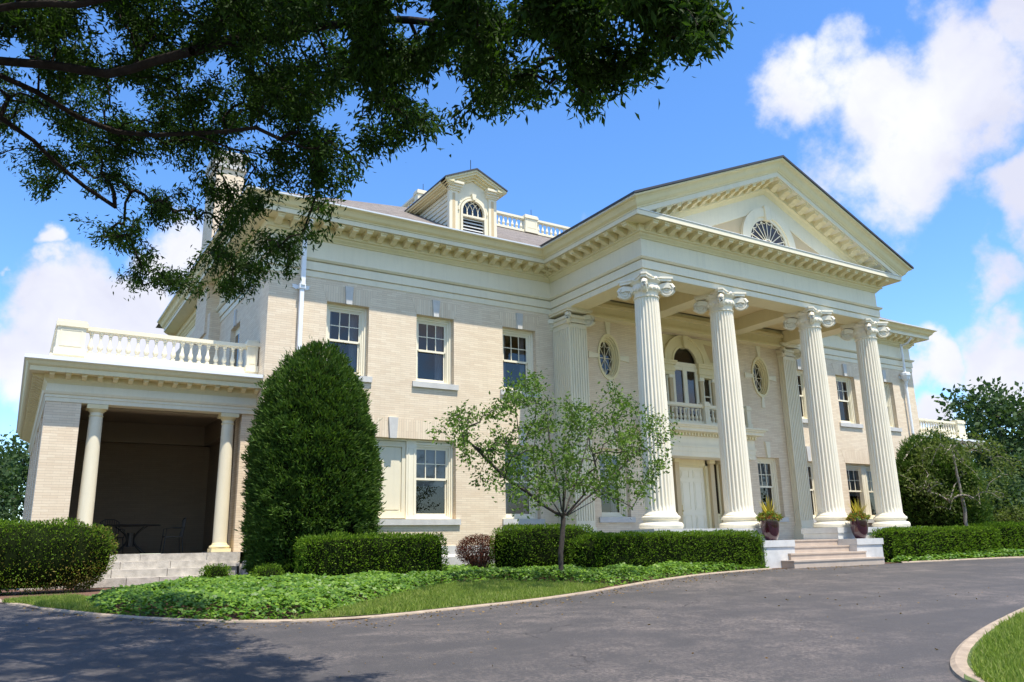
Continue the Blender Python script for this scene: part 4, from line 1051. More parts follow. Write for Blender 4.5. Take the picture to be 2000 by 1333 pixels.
for mir in (False, True):
    ck = HM(mir); ck.box(12.3, X0 - .004, -5.6, -4.96, -1.1, -.385); ck.box(12.26, X0 - .002, -5.63, -4.96, -.38, -.2); ck.put('cheek_wall', 'stone')
# --- downspouts
def dspout(x, hop):
    mb = HM()
    mb.tube([(x, -.75, 8.7), (x, -.55, 8.5), (x, -.2, 8.42)], .05, 8)
    if hop:
        mb.tube([(x, -.2, 8.5), (x, -.2, 7.1)], .055, 8)
        mb.lathe((x, -.2, 6.85), [(.06, -.2), (.08, -.1), (.16, 0), (.19, .12), (.22, .16), (.22, .26), (.2, .3)], 8)
        mb.tube([(x, -.2, 6.8), (x, -.16, 6.55), (x, -.14, -.7)], .062, 10)
    else:
        mb.box(x - .06, x + .06, -.23, -.13, 6.95, 8.45); mb.box(x - .055, x + .055, -.17, -.06, -.8, 7.0)
    o = mb.put('downspout', 'metalw')
    q = HM(); q.box(x - .085, x + .085, -.20, -.04, 6.86, 7.0)
    for s in (-1, 1): q.prism([(x + s * .06, 6.90), (x + s * .14, 6.86), (x + s * .26, 6.92), (x + s * .22, 6.95), (x + s * .27, 7.0), (x + s * .14, 7.0), (x + s * .06, 6.97)], 'y', -.03, .0)
    q.obj('bracket', 'metalw', o)
dspout(.88, False); dspout(WID - .88, True)
# --- chimneys
for mir in (False, True):
    q = HM(mir); q.box(-.42, .55, 6.5, 8.3, 7.0, 13.6); co = q.put('chimney', 'brick')
    q = HM(mir); q.box(-.5, .63, 6.42, 8.38, 13.2, 13.35); q.box(-.5, .63, 6.42, 8.38, 13.6, 13.85); q.obj('chimney_cap', 'stone', co)
# --- dormer
def dormer(mir):
    dx = 6.42; y0 = 0.0; hw = .86; ze = 11.02
    q = HM(mir)
    archz = 10.36; ar = .40
    # front wall with arched opening
    archwall(q, dx - hw, dx + hw, archz, 11.1, dx, archz, ar, y0, y0 + .08)
    q.box(dx - hw, dx - ar, y0, y0 + .08, 9.2, archz); q.box(dx + ar, dx + hw, y0, y0 + .08, 9.2, archz)
    q.prism([(dx - hw, 11.1), (dx + hw, 11.1), (dx, 11.5)], 'y', y0, y0 + .08)
    for s in (-1, 1):
        q.box(dx + s * (hw - .28), dx + s * (hw + .02), y0 - .05, y0, 9.2, 10.98)
        q.box(dx + s * (hw + .018), dx + s * (hw - .08), y0 + .001, y0 + .1, 9.2, 10.98)
        for (z0, z1, k) in ((10.98, 11.03, .04), (11.03, 11.1, .08), (11.1, 11.17, .14), (11.17, 11.25, .2)): q.box(dx + s * (hw - .36 - k * .3), dx + s * (hw + k), y0 - k - .05, y0 + .06, z0, z1)
    # clapboard cheeks
    for s in (-1, 1):
        for i in range(11):
            z0 = 9.2 + i * .17; xa = dx + s * (hw - .08)
            yb = 0.1 + (z0 - 9.22) / .546 * 1.0
            yb = 4.2
            q.hull([(xa + s * .035, y0 + .1, z0), (xa, y0 + .1, z0 + .17), (xa - s * .02, y0 + .1, z0 + .17), (xa - s * .02, y0 + .1, z0)], [(xa + s * .035, yb, z0), (xa, yb, z0 + .17), (xa - s * .02, yb, z0 + .17), (xa - s * .02, yb, z0)])
    o = q.put('dormer', 'white', label='white gabled dormer with an arched louvred window')
    # raking gable trim
    q = HM(mir); sl = .46; ex = 1.14; za = 11.25 + sl * ex
    for (t0, t1, ya) in ((0.0, .07, -.30), (.07, .15, -.26), (.15, .22, -.17), (.22, .30, -.08)):
        for s in (-1, 1):
            w_ = ex - (t0 * .9); P_ = [(dx, za - t0), (dx + s * w_, za - t0 - sl * w_), (dx + s * w_, za - t1 - sl * w_), (dx, za - t1)]
            q.prism(P_, 'y', ya, y0 + .05)
            # eave moulding along side
            q.hull([(dx + s * w_, ya + .02, za - t0 - sl * w_), (dx + s * (hw - .05), ya + .02, za - t0 - sl * w_), (dx + s * (hw - .05), ya + .02, za - t1 - sl * w_), (dx + s * w_, ya + .02, za - t1 - sl * w_)],
                   [(dx + s * w_, 4.4, za - t0 - sl * w_), (dx + s * (hw - .05), 4.4, za - t0 - sl * w_), (dx + s * (hw - .05), 4.4, za - t1 - sl * w_), (dx + s * w_, 4.4, za - t1 - sl * w_)])
    q.obj('gable_trim', 'cream', o)
    q = HM(mir); q.prism([(dx - ex - .02, za - sl * (ex + .02)), (dx, za), (dx + ex + .02, za - sl * (ex + .02)), (dx + ex + .02, za - sl * (ex + .02) + .05), (dx, za + .055), (dx - ex - .02, za - sl * (ex + .02) + .05)], 'y', -.33, 4.6); q.obj('dormer_roof', 'lead', o)
    q = HM(mir)
    arc_ring(q, dx, archz, ar, ar + .07, y0 - .07, y0 + .03); arc_ring(q, dx, archz, ar + .10, ar + .15, y0 - .04, y0)
    for s in (-1, 1): q.box(dx + s * (ar), dx + s * (ar + .07), y0 - .07, y0 + .03, 9.3, archz)
    q.prism([(dx - .05, archz + ar + .02), (dx + .05, archz + ar + .02), (dx + .08, archz + ar + .22), (dx - .08, archz + ar + .22)], 'y', y0 - .12, y0)
    q.box(dx - ar, dx + ar, y0 - .09, y0 + .04, 10.15, 10.22)
    q.obj('arch_trim', 'white', o)
    q = HM(mir)
    for i in range(5): xx = dx - ar + 2 * ar * i / 4; q.box(xx - .015, xx + .015, y0 + .0, y0 + .03, 10.22, archz)
    for i in range(0, 5):                       # interlaced gothic bars
        for s in (-1, 1):
            cx_ = dx - ar + 2 * ar * i / 4; rr = 2 * ar * .5; c0 = cx_ + s * rr; P_ = []
            for k in range(10):
                a_ = (PI if s == 1 else 0) - s * (PI / 2) * k / 9; p = (c0 + rr * math.cos(a_), archz + rr * math.sin(a_))
                if math.hypot(p[0] - dx, p[1] - archz) < ar: P_.append((p[0], y0 + .015, p[1]))
            if len(P_) > 1: q.tube(P_, .014, 4)
    q.obj('muntin', 'sash', o)
    q = HM(mir); half_disc(q, dx, archz, ar, y0 + .034); q.add([(dx - ar, y0 + .034, 10.2), (dx + ar, y0 + .034, 10.2), (dx + ar, y0 + .034, archz), (dx - ar, y0 + .034, archz)], [(0, 1, 2, 3)]); q.obj('pane', 'glass', o)
    q = HM(mir); half_disc(q, dx, archz, ar, y0 + .095); q.box(dx - ar, dx + ar, y0 + .1, y0 + .12, 9.25, archz); q.obj('dark_backing', 'dark', o)
    q = HM(mir)
    for i in range(6):
        z0 = 9.5 + i * .115; q.hull([(dx - ar, y0 + .0, z0), (dx + ar, y0 + .0, z0), (dx + ar, y0 + .08, z0 + .07), (dx - ar, y0 + .08, z0 + .07)], [(dx - ar, y0 + .0, z0 + .02), (dx + ar, y0 + .0, z0 + .02), (dx + ar, y0 + .08, z0 + .09), (dx - ar, y0 + .08, z0 + .09)])
    q.obj('louvre', 'louvre', o)
    q = HM(mir)
    for s in (-1, 1): q.box(dx + s * (hw - .19), dx + s * (hw - .09), y0 - .056, y0 - .05, 9.5, 10.9)
    q.obj('pilaster_panel', 'tan', o)
dormer(False)
# ------------------------------------------------------------------ foliage
def quick_mesh(name, V, F, material, parent=None):
    me = bpy.data.meshes.new(name); nv, nf = len(V), len(F)
    me.vertices.add(nv); me.vertices.foreach_set('co', np.asarray(V, np.float32).ravel())
    k = F.shape[1]
    me.loops.add(nf * k); me.loops.foreach_set('vertex_index', F.astype(np.int32).ravel())
    me.polygons.add(nf); me.polygons.foreach_set('loop_start', np.arange(0, nf * k, k, dtype=np.int32)); me.polygons.foreach_set('loop_total', np.full(nf, k, np.int32))
    me.update(calc_edges=True); me.validate()
    me.materials.append(M[material]); o = bpy.data.objects.new(name, me); S.collection.objects.link(o)
    if parent is not None: o.parent = parent
    return o
def unit(a): return a / (np.linalg.norm(a, axis=1, keepdims=True) + 1e-9)
def leaves(P, dirs, size, wid, name, material, parent=None, bend=.25, jit=.6, offs=None):
    """diamond leaves folded on their midrib"""
    n = len(P); d = unit(dirs + RNG.normal(0, jit, (n, 3))); r = unit(np.cross(d, RNG.normal(0, 1, (n, 3)))); nrm = np.cross(d, r)
    s = size * RNG.uniform(.5, 1.4, (n, 1)); w_ = s * wid
    A_ = P; Bm = P + d * s * .45 + r * w_ * .5 + nrm * s * .06; Cc = P + d * s - nrm * s * bend * .4; Dm = P + d * s * .45 - r * w_ * .5 + nrm * s * .06
    V = np.stack([A_, Bm, Cc, Dm], 1).reshape(-1, 3); F = np.arange(4 * n).reshape(n, 4)
    T = np.concatenate([F[:, [0, 1, 2]], F[:, [0, 2, 3]]])
    if offs is not None: V = V - np.asarray(offs)
    return quick_mesh(name, V, T, material, parent)
def fbm(P, s, seed=0):                         # cheap smooth noise from sines
    rg = np.random.default_rng(seed); v = np.zeros(len(P)); a = 1.0
    for k in range(5):
        K = rg.normal(0, 1, (3, 3)) * s * (1.7 ** k); ph = rg.uniform(0, 6.28, 3)
        q = P @ K.T + ph; v += a * np.sin(q[:, 0]) * np.cos(q[:, 1]) * np.sin(q[:, 2] + q[:, 0] * .5); a *= .6
    return v
def sphere_core(c, rad, name, parent, fn=None, seg=22, rings=14, zmin=None, sup=1.0, offs=(0, 0, 0)):
    V = []; 
    for j in range(rings + 1):
        ph = -PI / 2 + PI * j / rings
        for i in range(seg):
            th = 2 * PI * i / seg; x = math.copysign(abs(math.cos(ph)) ** sup, 1) * math.cos(th); y = math.copysign(abs(math.cos(ph)) ** sup, 1) * math.sin(th); z = math.copysign(abs(math.sin(ph)) ** sup, ph)
            V.append((x, y, z))
    V = np.array(V); 
    if fn is not None: V = fn(V)
    V = np.array(c) + V * np.array(rad)
    F = np.array([(j * seg + i, j * seg + (i + 1) % seg, (j + 1) * seg + (i + 1) % seg, (j + 1) * seg + i) for j in range(rings) for i in range(seg)])
    return quick_mesh(name, V - np.array(offs), F, 'core', parent)
def box_shrub(name, label, cat, x0, x1, y0, y1, z0, z1, mt, n, size=.05, rnd=.3, mt2=None, group=None, lump=.05, rot=0):
    """clipped hedge: shell of leaf sprigs over a rounded box, woody dark centre"""
    c = np.array([(x0 + x1) / 2, (y0 + y1) / 2, (z0 + z1) / 2]); h = np.array([(x1 - x0) / 2, (y1 - y0) / 2, (z1 - z0) / 2])
    root = empty(name, (c[0], c[1], z0)); root.rotation_euler = (0, 0, rot); tag(root, label, cat, group)
    e = 2 / (1 + 5 * (1 - rnd))                 # superellipsoid exponent
    # sample surface by rejection on box shell
    m = n * 3; D_ = unit(RNG.normal(0, 1, (m, 3)) * (1 / (h / h.max()) ** 0))
    # directions weighted so long faces fill evenly
    Q = RNG.uniform(-1, 1, (m, 3)); ar = np.array([h[1] * h[2], h[0] * h[2], h[0] * h[1]]); ax = RNG.choice(3, m, p=ar / ar.sum())
    sg = RNG.choice([-1, 1], m); Q[np.arange(m), ax] = sg
    p = 2 + 9 * (1 - rnd)
    nn = (np.abs(Q) ** p).sum(1) ** (1 / p); Q = Q / nn[:, None]
    keep = Q[:, 2] > -.98; Q = Q[keep][:n]; n = len(Q)
    grad = unit(np.sign(Q) * np.abs(Q) ** (p - 1) / h)
    P = Q * h; dep = np.abs(RNG.normal(0, 1, n)) * .075
    P = P + grad * (fbm(P + c, 2.3, 3) * lump + fbm(P + c, 9, 4) * .018)[:, None] - grad * (dep)[:, None]
    P[:, 2] += h[2]
    dirs = grad + np.array([0, 0, .35])
    k = np.ones(n, bool)
    if mt2 is not None:
        k = fbm(P + c, 1.1, 9) + RNG.normal(0, .35, n) < .35
    leaves(P[k], dirs[k], size, .42, 'foliage', mt, root, jit=.55)
    if mt2 is not None and (~k).sum() > 10: leaves(P[~k], dirs[~k], size, .42, 'foliage', mt2, root, jit=.55)
    # inner twigs body
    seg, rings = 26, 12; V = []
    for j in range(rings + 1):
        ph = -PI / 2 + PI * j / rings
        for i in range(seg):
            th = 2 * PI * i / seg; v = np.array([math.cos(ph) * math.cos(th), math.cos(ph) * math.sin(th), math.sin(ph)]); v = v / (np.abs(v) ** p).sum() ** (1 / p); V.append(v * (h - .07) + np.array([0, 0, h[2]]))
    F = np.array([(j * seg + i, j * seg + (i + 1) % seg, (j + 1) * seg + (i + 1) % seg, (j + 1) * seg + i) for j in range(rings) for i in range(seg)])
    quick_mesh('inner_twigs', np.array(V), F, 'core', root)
    return root
# big clipped yew (rounded cone) against the wall
def yew(name, label, cx_, cy_, z0, H_, R_, n, mt='yew', size=.11, dead=True, cat='shrub'):
    root = empty(name, (cx_, cy_, z0)); tag(root, label, cat)
    def prof(t_):                               # radius at height fraction
        t_ = np.clip(t_, 0, 1)
        return R_ * np.where(t_ < .32, .84 + .16 * np.sin(t_ / .32 * PI / 2), np.cos((t_ - .32) / .68 * PI / 2) ** .5)
    t_ = RNG.uniform(0, 1, n * 2); keep = RNG.uniform(0, 1, n * 2) < (prof(t_) / R_ * .9 + .12); t_ = t_[keep][:n]; n = len(t_)
    th = RNG.uniform(0, 2 * PI, n); r_ = prof(t_); dr = (prof(t_ + .01) - prof(t_ - .01)) / (.02 * H_)
    nr = unit(np.stack([np.cos(th), np.sin(th), np.clip(-dr, -.3, 3)], 1))
    P = np.stack([r_ * np.cos(th), r_ * np.sin(th), t_ * H_], 1)
    lump = fbm(P, 1.0, 5) * .15 + fbm(P, 4.0, 6) * .14 + fbm(P, 10, 8) * .03
    hol = fbm(P, 3.2, 15) + RNG.normal(0, .3, n) > -.95 + .45 * np.clip(1 - P[:, 2] / (H_ * .35), 0, 1); P, nr, lump = P[hol], nr[hol], lump[hol]; n = len(P)
    dep = np.abs(RNG.normal(0, .06, n)); P = P + nr * (lump - dep)[:, None]
    dirs = nr + np.array([0, 0, .55])
    # each sample is a sprig of several needles
    k = 6; PP = np.repeat(P, k, 0) + RNG.normal(0, .045, (n * k, 3)); DDv = np.repeat(dirs, k, 0)
    dm = RNG.uniform(0, 1, n * k) < 0
    leaves(PP[~dm], DDv[~dm], size, .24, 'foliage', mt, root, jit=.45)
    if dm.any(): leaves(PP[dm], DDv[dm], size, .3, 'dead_sprig', 'yewdead', root, jit=.45)
    j_ = RNG.choice(len(P), 420); sp = np.repeat(P[j_], 9, 0) + np.repeat(nr[j_] + (0, 0, .8), 9, 0) * np.tile(np.linspace(0, .2, 9), 420)[:, None] * RNG.uniform(.3, 1.2, (420, 1)).repeat(9, 0)
    leaves(sp, np.repeat(nr[j_], 9, 0) + (0, 0, .9), size * .6, .2, 'stray_shoot', mt, root, jit=.5)
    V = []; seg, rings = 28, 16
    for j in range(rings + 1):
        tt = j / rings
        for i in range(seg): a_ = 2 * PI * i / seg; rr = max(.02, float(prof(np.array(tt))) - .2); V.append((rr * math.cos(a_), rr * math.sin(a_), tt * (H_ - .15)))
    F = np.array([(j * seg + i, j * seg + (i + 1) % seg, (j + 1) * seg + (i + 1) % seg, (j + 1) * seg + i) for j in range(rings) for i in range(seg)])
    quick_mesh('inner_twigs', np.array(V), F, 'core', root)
    tr = MB(); tr.tube([(0, 0, -.4), (0, 0, .6)], [.14, .12], 8); tr.obj('trunk', 'bark', root)
    return root
yew('yew_shrub', 'tall rounded-cone yew clipped against the left corner of the mansion', .78, -2.05, -.75, 5.5, 1.48, 15000, size=.115)
yew('yew_shrub', 'dark rounded yew at the right corner of the mansion behind the young tree', 26.5, -2.3, -.8, 4.75, 1.8, 6500, size=.13)
box_shrub('hedge_shrub', 'broad bronzed-green clipped shrub before the left porch', 'shrub', -6.3, -3.36, -2.5, -.55, -.90, .50, 'hedge', 16000, .05, .87, 'hedgebr', lump=.07)
box_shrub('boxwood_ball', 'small round boxwood left of its twin by the porch steps', 'shrub', -2.02, -1.40, -4.2, -3.6, -.97, -.40, 'hedge', 2600, .04, 1.0, group='two small boxwood balls')
box_shrub('boxwood_ball', 'small round boxwood right of its twin, below the big yew', 'shrub', -1.02, -.36, -4.3, -3.65, -.97, -.45, 'hedge', 2600, .04, 1.0, group='two small boxwood balls')
box_shrub('clipped_hedge', 'square-cut dark hedge below the big yew', 'hedge', -.22, 3.0, -4.9, -4.0, -.95, .09, 'hedge', 15000, .055, .12, lump=.05)
box_shrub('clipped_hedge', 'rounded green hedge behind the young tree trunk', 'hedge', 4.95, 7.45, -4.6, -3.2, -.9, .28, 'hedge', 12000, .05, .45, lump=.04)
box_shrub('clipped_hedge', 'long low hedge in front of the left portico columns', 'hedge', 6.1, 12.25, -5.85, -4.98, -.93, .05, 'hedge', 26000, .05, .35, lump=.04)
box_shrub('clipped_hedge', 'long hedge right of the entrance steps', 'hedge', 17.85, 24.6, -5.62, -4.99, -.97, .10, 'hedge', 16000, .07, .2, lump=.04)
box_shrub('clipped_hedge', 'short hedge block between two longer right-hand hedges', 'hedge', 24.9, 28.4, -5.2, -4.0, -.93, .24, 'hedge', 8000, .08, .2, lump=.04)
box_shrub('clipped_hedge', 'hedge at the far right edge beside the drive', 'hedge', 28.8, 38, -5.3, -3.8, -.93, .34, 'hedge', 9000, .09, .2, lump=.04)
# red barberry: ball of fine foliage on many bare stems
rb = empty('barberry_shrub', (5.0, -2.7, -.9)); tag(rb, 'round dark red barberry with bare stems before the wall', 'shrub')
n = 9500; P = unit(RNG.normal(0, 1, (n, 3))) * RNG.uniform(.4, 1, (n, 1)) ** .5 * np.array([.62, .55, .42]); P = P[P[:, 2] > -.30 + RNG.normal(0, .1, n)]; P[:, 2] += .60
leaves(P, P - np.array([0, 0, .45]), .035, .5, 'foliage', 'red_leaf', rb, jit=.8)
tw = MB()
for i in range(110):
    a_ = random.uniform(0, 2 * PI); r_ = random.uniform(.12, .58); z_ = random.uniform(.5, .9)
    tw.tube([(.08 * math.cos(a_), .08 * math.sin(a_), -.05), (r_ * .55 * math.cos(a_), r_ * .5 * math.sin(a_), z_ * .45), (r_ * math.cos(a_ + .1), r_ * .9 * math.sin(a_ + .1), z_)], [.012, .008, .004], 4)
tw.obj('stem', 'bark2', rb)
# ------------------------------------------------------------------ ivy, grass
def inpoly(P, poly):
    x, y = P[:, 0], P[:, 1]; c = np.zeros(len(P), bool); n = len(poly); j = n - 1
    for i in range(n):
        xi, yi = poly[i]; xj, yj = poly[j]
        c ^= ((yi > y) != (yj > y)) & (x < (xj - xi) * (y - yi) / ((yj - yi) + 1e-12) + xi); j = i
    return c
def edge_dist(P, poly):
    d = np.full(len(P), 9.0); n = len(poly)
    for i in range(n):
        a = np.array(poly[i]); b_ = np.array(poly[(i + 1) % n]); ab = b_ - a
        t_ = np.clip(((P - a) @ ab) / (ab @ ab), 0, 1); d = np.minimum(d, np.linalg.norm(P - a - t_[:, None] * ab, axis=1))
    return d
def area_pts(poly, n):
    lo = np.min(poly, 0); hi = np.max(poly, 0); out = []
    tot_ = 0
    while tot_ < n:
        Q = RNG.uniform(lo, hi, (n, 2)); Q = Q[inpoly(Q, poly)]; out.append(Q); tot_ += len(Q)
    return np.concatenate(out)[:n]
def ivy(poly, n, size, label, hmax=.24):
    Q = area_pts(poly, n)
    # more leaves near the camera
    d = np.linalg.norm(Q - CC[:2], axis=1); keep = RNG.uniform(0, 1, n) < np.clip((d.min() + 3) / d, .25, 1); Q = Q[keep]; n = len(Q)
    ed = edge_dist(Q, poly); P3 = np.stack([Q[:, 0], Q[:, 1], np.zeros(n)], 1)
    h = hmax * np.clip(ed / .35, 0, 1) ** .6 * (1 + .22 * fbm(P3, 1.6, 2)) + .03 * fbm(P3, 6, 4)
    z = g(Q[:, 0], Q[:, 1]) + np.maximum(.02, h * (1 - np.abs(RNG.normal(0, .16, n)))) 
    P = np.stack([Q[:, 0], Q[:, 1], z], 1)
    dirs = np.stack([RNG.normal(0, .8, n), RNG.normal(-.35, .8, n), RNG.uniform(-.1, .7, n)], 1)
    # ivy leaf: five-point kite facing up
    nU = unit(np.stack([RNG.normal(0, .35, n), RNG.normal(-.35, .35, n), np.ones(n)], 1)); d_ = unit(dirs - (dirs * nU).sum(1, keepdims=True) * nU); r_ = np.cross(d_, nU)
    s = size * RNG.uniform(.6, 1.3, (n, 1))
    pts = [P, P + d_ * s * .15 + r_ * s * .48, P + d_ * s * .55 + r_ * s * .30 + nU * s * .05, P + d_ * s, P + d_ * s * .55 - r_ * s * .30 + nU * s * .05, P + d_ * s * .15 - r_ * s * .48]
    V = np.stack(pts, 1).reshape(-1, 3); F = np.arange(6 * n).reshape(n, 6)
    T = np.concatenate([F[:, [0, 1, 2]], F[:, [0, 2, 3]], F[:, [0, 3, 4]], F[:, [0, 4, 5]]])
    o = quick_mesh('ivy', V, T, 'ivy'); tag(o, label, 'ivy', kind='stuff')
    # dark litter under it
    return o
IVY1 = [(-4.2, -6.2), (-4.12, -7.55), (-3.45, -8.55), (-2.7, -9.35), (-1.95, -9.62), (-1.5, -9.6), (-.75, -8.9), (.5, -7.75), (2.1, -6.35), (3.5, -6.1), (4.35, -6.95), (5.1, -7.85), (6.6, -7.25), (9.0, -6.4), (10.5, -6.1), (12.25, -5.74), (12.2, -4.9), (9.0, -3.2), (9.0, -.3), (.9, -.3), (0.1, -1.3), (-.9, -1.5), (-1.6, -2.2), (-2.5, -3.6), (-3.4, -5.3)]
ivy(IVY1, 120000, .062, 'glossy green ivy ground cover across the front bed')
ivy([(17.8, -5.55), (17.9, -5.88), (23.4, -5.93), (27, -6.42), (34, -8.9), (36, -9.6), (36, -5.1), (26.5, -5.05), (19, -5.5)], 16000, .09, 'bright ivy strip between right hedges and drive', .26)
def grass(poly, n, h, label, w_=.006, dz=.0, lean=.35):
    Q = area_pts(poly, n); z = g(Q[:, 0], Q[:, 1]) + dz
    P = np.stack([Q[:, 0], Q[:, 1], z], 1); n = len(P)
    a = RNG.uniform(0, 2 * PI, n); r = np.stack([np.cos(a), np.sin(a), np.zeros(n)], 1); up = unit(np.stack([RNG.normal(0, lean, n), RNG.normal(0, lean, n), np.ones(n)], 1)); H_ = h * RNG.uniform(.5, 1.3, (n, 1))
    ww = w_ * RNG.uniform(.6, 1.4, (n, 1)); mid_ = P + up * H_ * .55; tip = P + up * H_ + unit(RNG.normal(0, 1, (n, 3))) * H_ * .35
    V = np.stack([P - r * ww, P + r * ww, mid_ + r * ww * .7, tip, mid_ - r * ww * .7], 1).reshape(-1, 3); F = np.arange(5 * n).reshape(n, 5)
    T = np.concatenate([F[:, [0, 1, 2]], F[:, [0, 2, 4]], F[:, [4, 2, 3]]])
    return tag(quick_mesh('grass', V, T, 'grass'), label, 'grass', kind='stuff')
G1 = [(-1.9, -9.72), (-1.5, -9.55), (-.75, -8.85), (.4, -7.7), (2.1, -6.3), (3.5, -6.05), (4.3, -6.9), (5.1, -7.85), (4.3, -8.38), (2.5, -9.08), (.8, -9.47), (-.4, -9.75)]
G2 = [(-5.3, -5.0), (-4.9, -4.5), (-4.2, -4.4), (-4.0, -6.2), (-4.1, -7.75), (-4.8, -6.55)]
for G_, nm in ((G1, 'lawn_patch'), (G2, 'lawn_patch')):
    mb = MB(); mb.add([(x, y, float(g(x, y)) + .024) for x, y in G_], [tuple(range(len(G_)))[::-1]]); 
    mb2 = bpy.data.meshes.new(nm)
    import bmesh
    bm = bmesh.new(); bm.faces.new([bm.verts.new((x, y, float(g(x, y)) + .03)) for x, y in G_]); bmesh.ops.triangulate(bm, faces=bm.faces[:]); bm.normal_update(); bm.faces.ensure_lookup_table()
    if bm.faces[0].normal.z < 0: bmesh.ops.reverse_faces(bm, faces=bm.faces[:])
    bm.to_mesh(mb2); bm.free(); mb2.materials.append(M['lawnbase']); o = bpy.data.objects.new(nm, mb2); S.collection.objects.link(o); tag(o, kind='structure')
grass(G1, 42000, .075, 'sunlit grass wedge between ivy and drive edge', .006, .02)
grass(G2, 12000, .07, 'shaded grass wedge at the left end of the bed', .006, .02)
G3 = [(1.85, -17.4), (2.05, -16.95), (2.4, -16.62), (3.1, -16.2), (4.3, -15.66), (6.0, -15.02), (8.9, -14.1), (12, -13.6), (12, -16), (5, -18.2), (2.2, -18.2)]
grass(G3, 75000, .085, 'lush grass on the kerbed island at lower right', .006, .065)
n = 900; tt = RNG.uniform(-5, 16, n); Q = np.stack([tt, np.interp(tt, [p[0] for p in NORTH], [p[1] for p in NORTH]) - np.abs(RNG.normal(0, .35, n)) - .03], 1)
Q = np.concatenate([Q, RNG.uniform((-5, -17), (12, -7), (260, 2))]); Q = Q[Q[:, 1] > np.interp(Q[:, 0], [p[0] for p in SOUTH], [p[1] for p in SOUTH]) + .1]
tag(leaves(np.stack([Q[:, 0], Q[:, 1], g(Q[:, 0], Q[:, 1]) + .008], 1), np.stack([RNG.normal(0, 1, len(Q)), RNG.normal(0, 1, len(Q)), np.zeros(len(Q))], 1), .04, .5, 'leaf_litter', 'litter', jit=.08), 'dry leaf litter scattered on the drive and along its kerb', 'leaf litter', kind='stuff')
grass([(12, -13.6), (16, -13.15), (24, -13.2), (30, -15), (30, -24), (8, -24), (2.2, -20), (2.2, -18.2), (5, -18.2), (12, -16)], 60000, .10, 'grass on the island away from its kerb', .012, .055)
# ------------------------------------------------------------------ trees
def grow(roots, targets, pull=.35, wig=.06, stepmax=.5):
    """roots: list of polylines (first is trunk). connect targets to the nearest node, closest first"""
    pos = []; par = []
    for ri, (pl, attach) in enumerate(roots):
        prev = attach
        pl = [np.array(p, float) for p in pl]
        if attach == 'near':
            dd = [np.linalg.norm(p - pl[0]) for p in pos]; prev = int(np.argmin(dd))
        for i, p in enumerate(pl):
            if i > 0:
                k = max(1, int(np.linalg.norm(p - pl[i - 1]) / .35))
                for q in range(1, k + 1):
                    pos.append(pl[i - 1] + (p - pl[i - 1]) * q / k + (RNG.normal(0, .012, 3) if q < k else 0)); par.append(prev); prev = len(pos) - 1
            else:
                pos.append(p); par.append(prev if prev is not None else -1); prev = len(pos) - 1
    base = pos[0]
    order = np.argsort([min(np.linalg.norm(t_ - p) for p in pos[::3]) for t_ in targets])
    tips = []
    for ti in order:
        T_ = targets[ti]; P_ = np.array(pos); dv = T_ - P_; dist = np.linalg.norm(dv, axis=1)
        j = int(np.argmin(dist * (1 + .0) + .12 * np.linalg.norm(P_ - base, axis=1)))
        j = int(np.argmin(dist + pull * .3 * np.maximum(0, (P_[:, 2] - T_[2]))))
        a = P_[j]; L = np.linalg.norm(T_ - a); k = max(2, int(L / .22)); prev = j
        arch = np.array([0, 0, 1.0]) * L * .12
        for q in range(1, k + 1):
            t_ = q / k; p = a + (T_ - a) * t_ + arch * math.sin(PI * t_) + (RNG.normal(0, wig * L / k, 3) if q < k else 0)
            pos.append(p); par.append(prev); prev = len(pos) - 1
        tips.append(prev)
    return np.array(pos), np.array(par), tips
def tree_mesh(pos, par, tips, rtip, rmax, exp=2.3, seg=5, tr=None):
    n = len(pos); wgt = np.zeros(n); 
    for t_ in tips: wgt[t_] += 1
    for i in range(n - 1, -1, -1):
        if par[i] >= 0: wgt[par[i]] += wgt[i]
    R_ = np.minimum(rmax, rtip * np.maximum(1, wgt) ** (1 / exp))
    if tr:
        for i in range(22): R_[i] = max(R_[i], tr * (1 - i / 30))
    V = []; F = []; vi = 0
    for i in range(n):
        p = par[i]
        if p < 0: continue
        a, b_ = pos[p], pos[i]; d = b_ - a; L = np.linalg.norm(d)
        if L < 1e-5: continue
        d /= L; u = np.cross(d, (0, 0, 1.0)); 
        if np.linalg.norm(u) < .1: u = np.cross(d, (1.0, 0, 0))
        u /= np.linalg.norm(u); v = np.cross(d, u); sg = seg if R_[i] > rtip * 3 else 3
        if R_[i] > .05: sg = 9
        ra, rb_ = min(R_[p], R_[i] * 1.18), R_[i]
        for c_, rr in ((a - d * ra * .3, ra), (b_, rb_)):
            for k in range(sg): t_ = 2 * PI * k / sg; V.append(c_ + rr * (math.cos(t_) * u + math.sin(t_) * v))
        for k in range(sg): F.append((vi + k, vi + (k + 1) % sg, vi + sg + (k + 1) % sg, vi + sg + k))
        vi += 2 * sg
    return np.array(V), np.array(F), R_
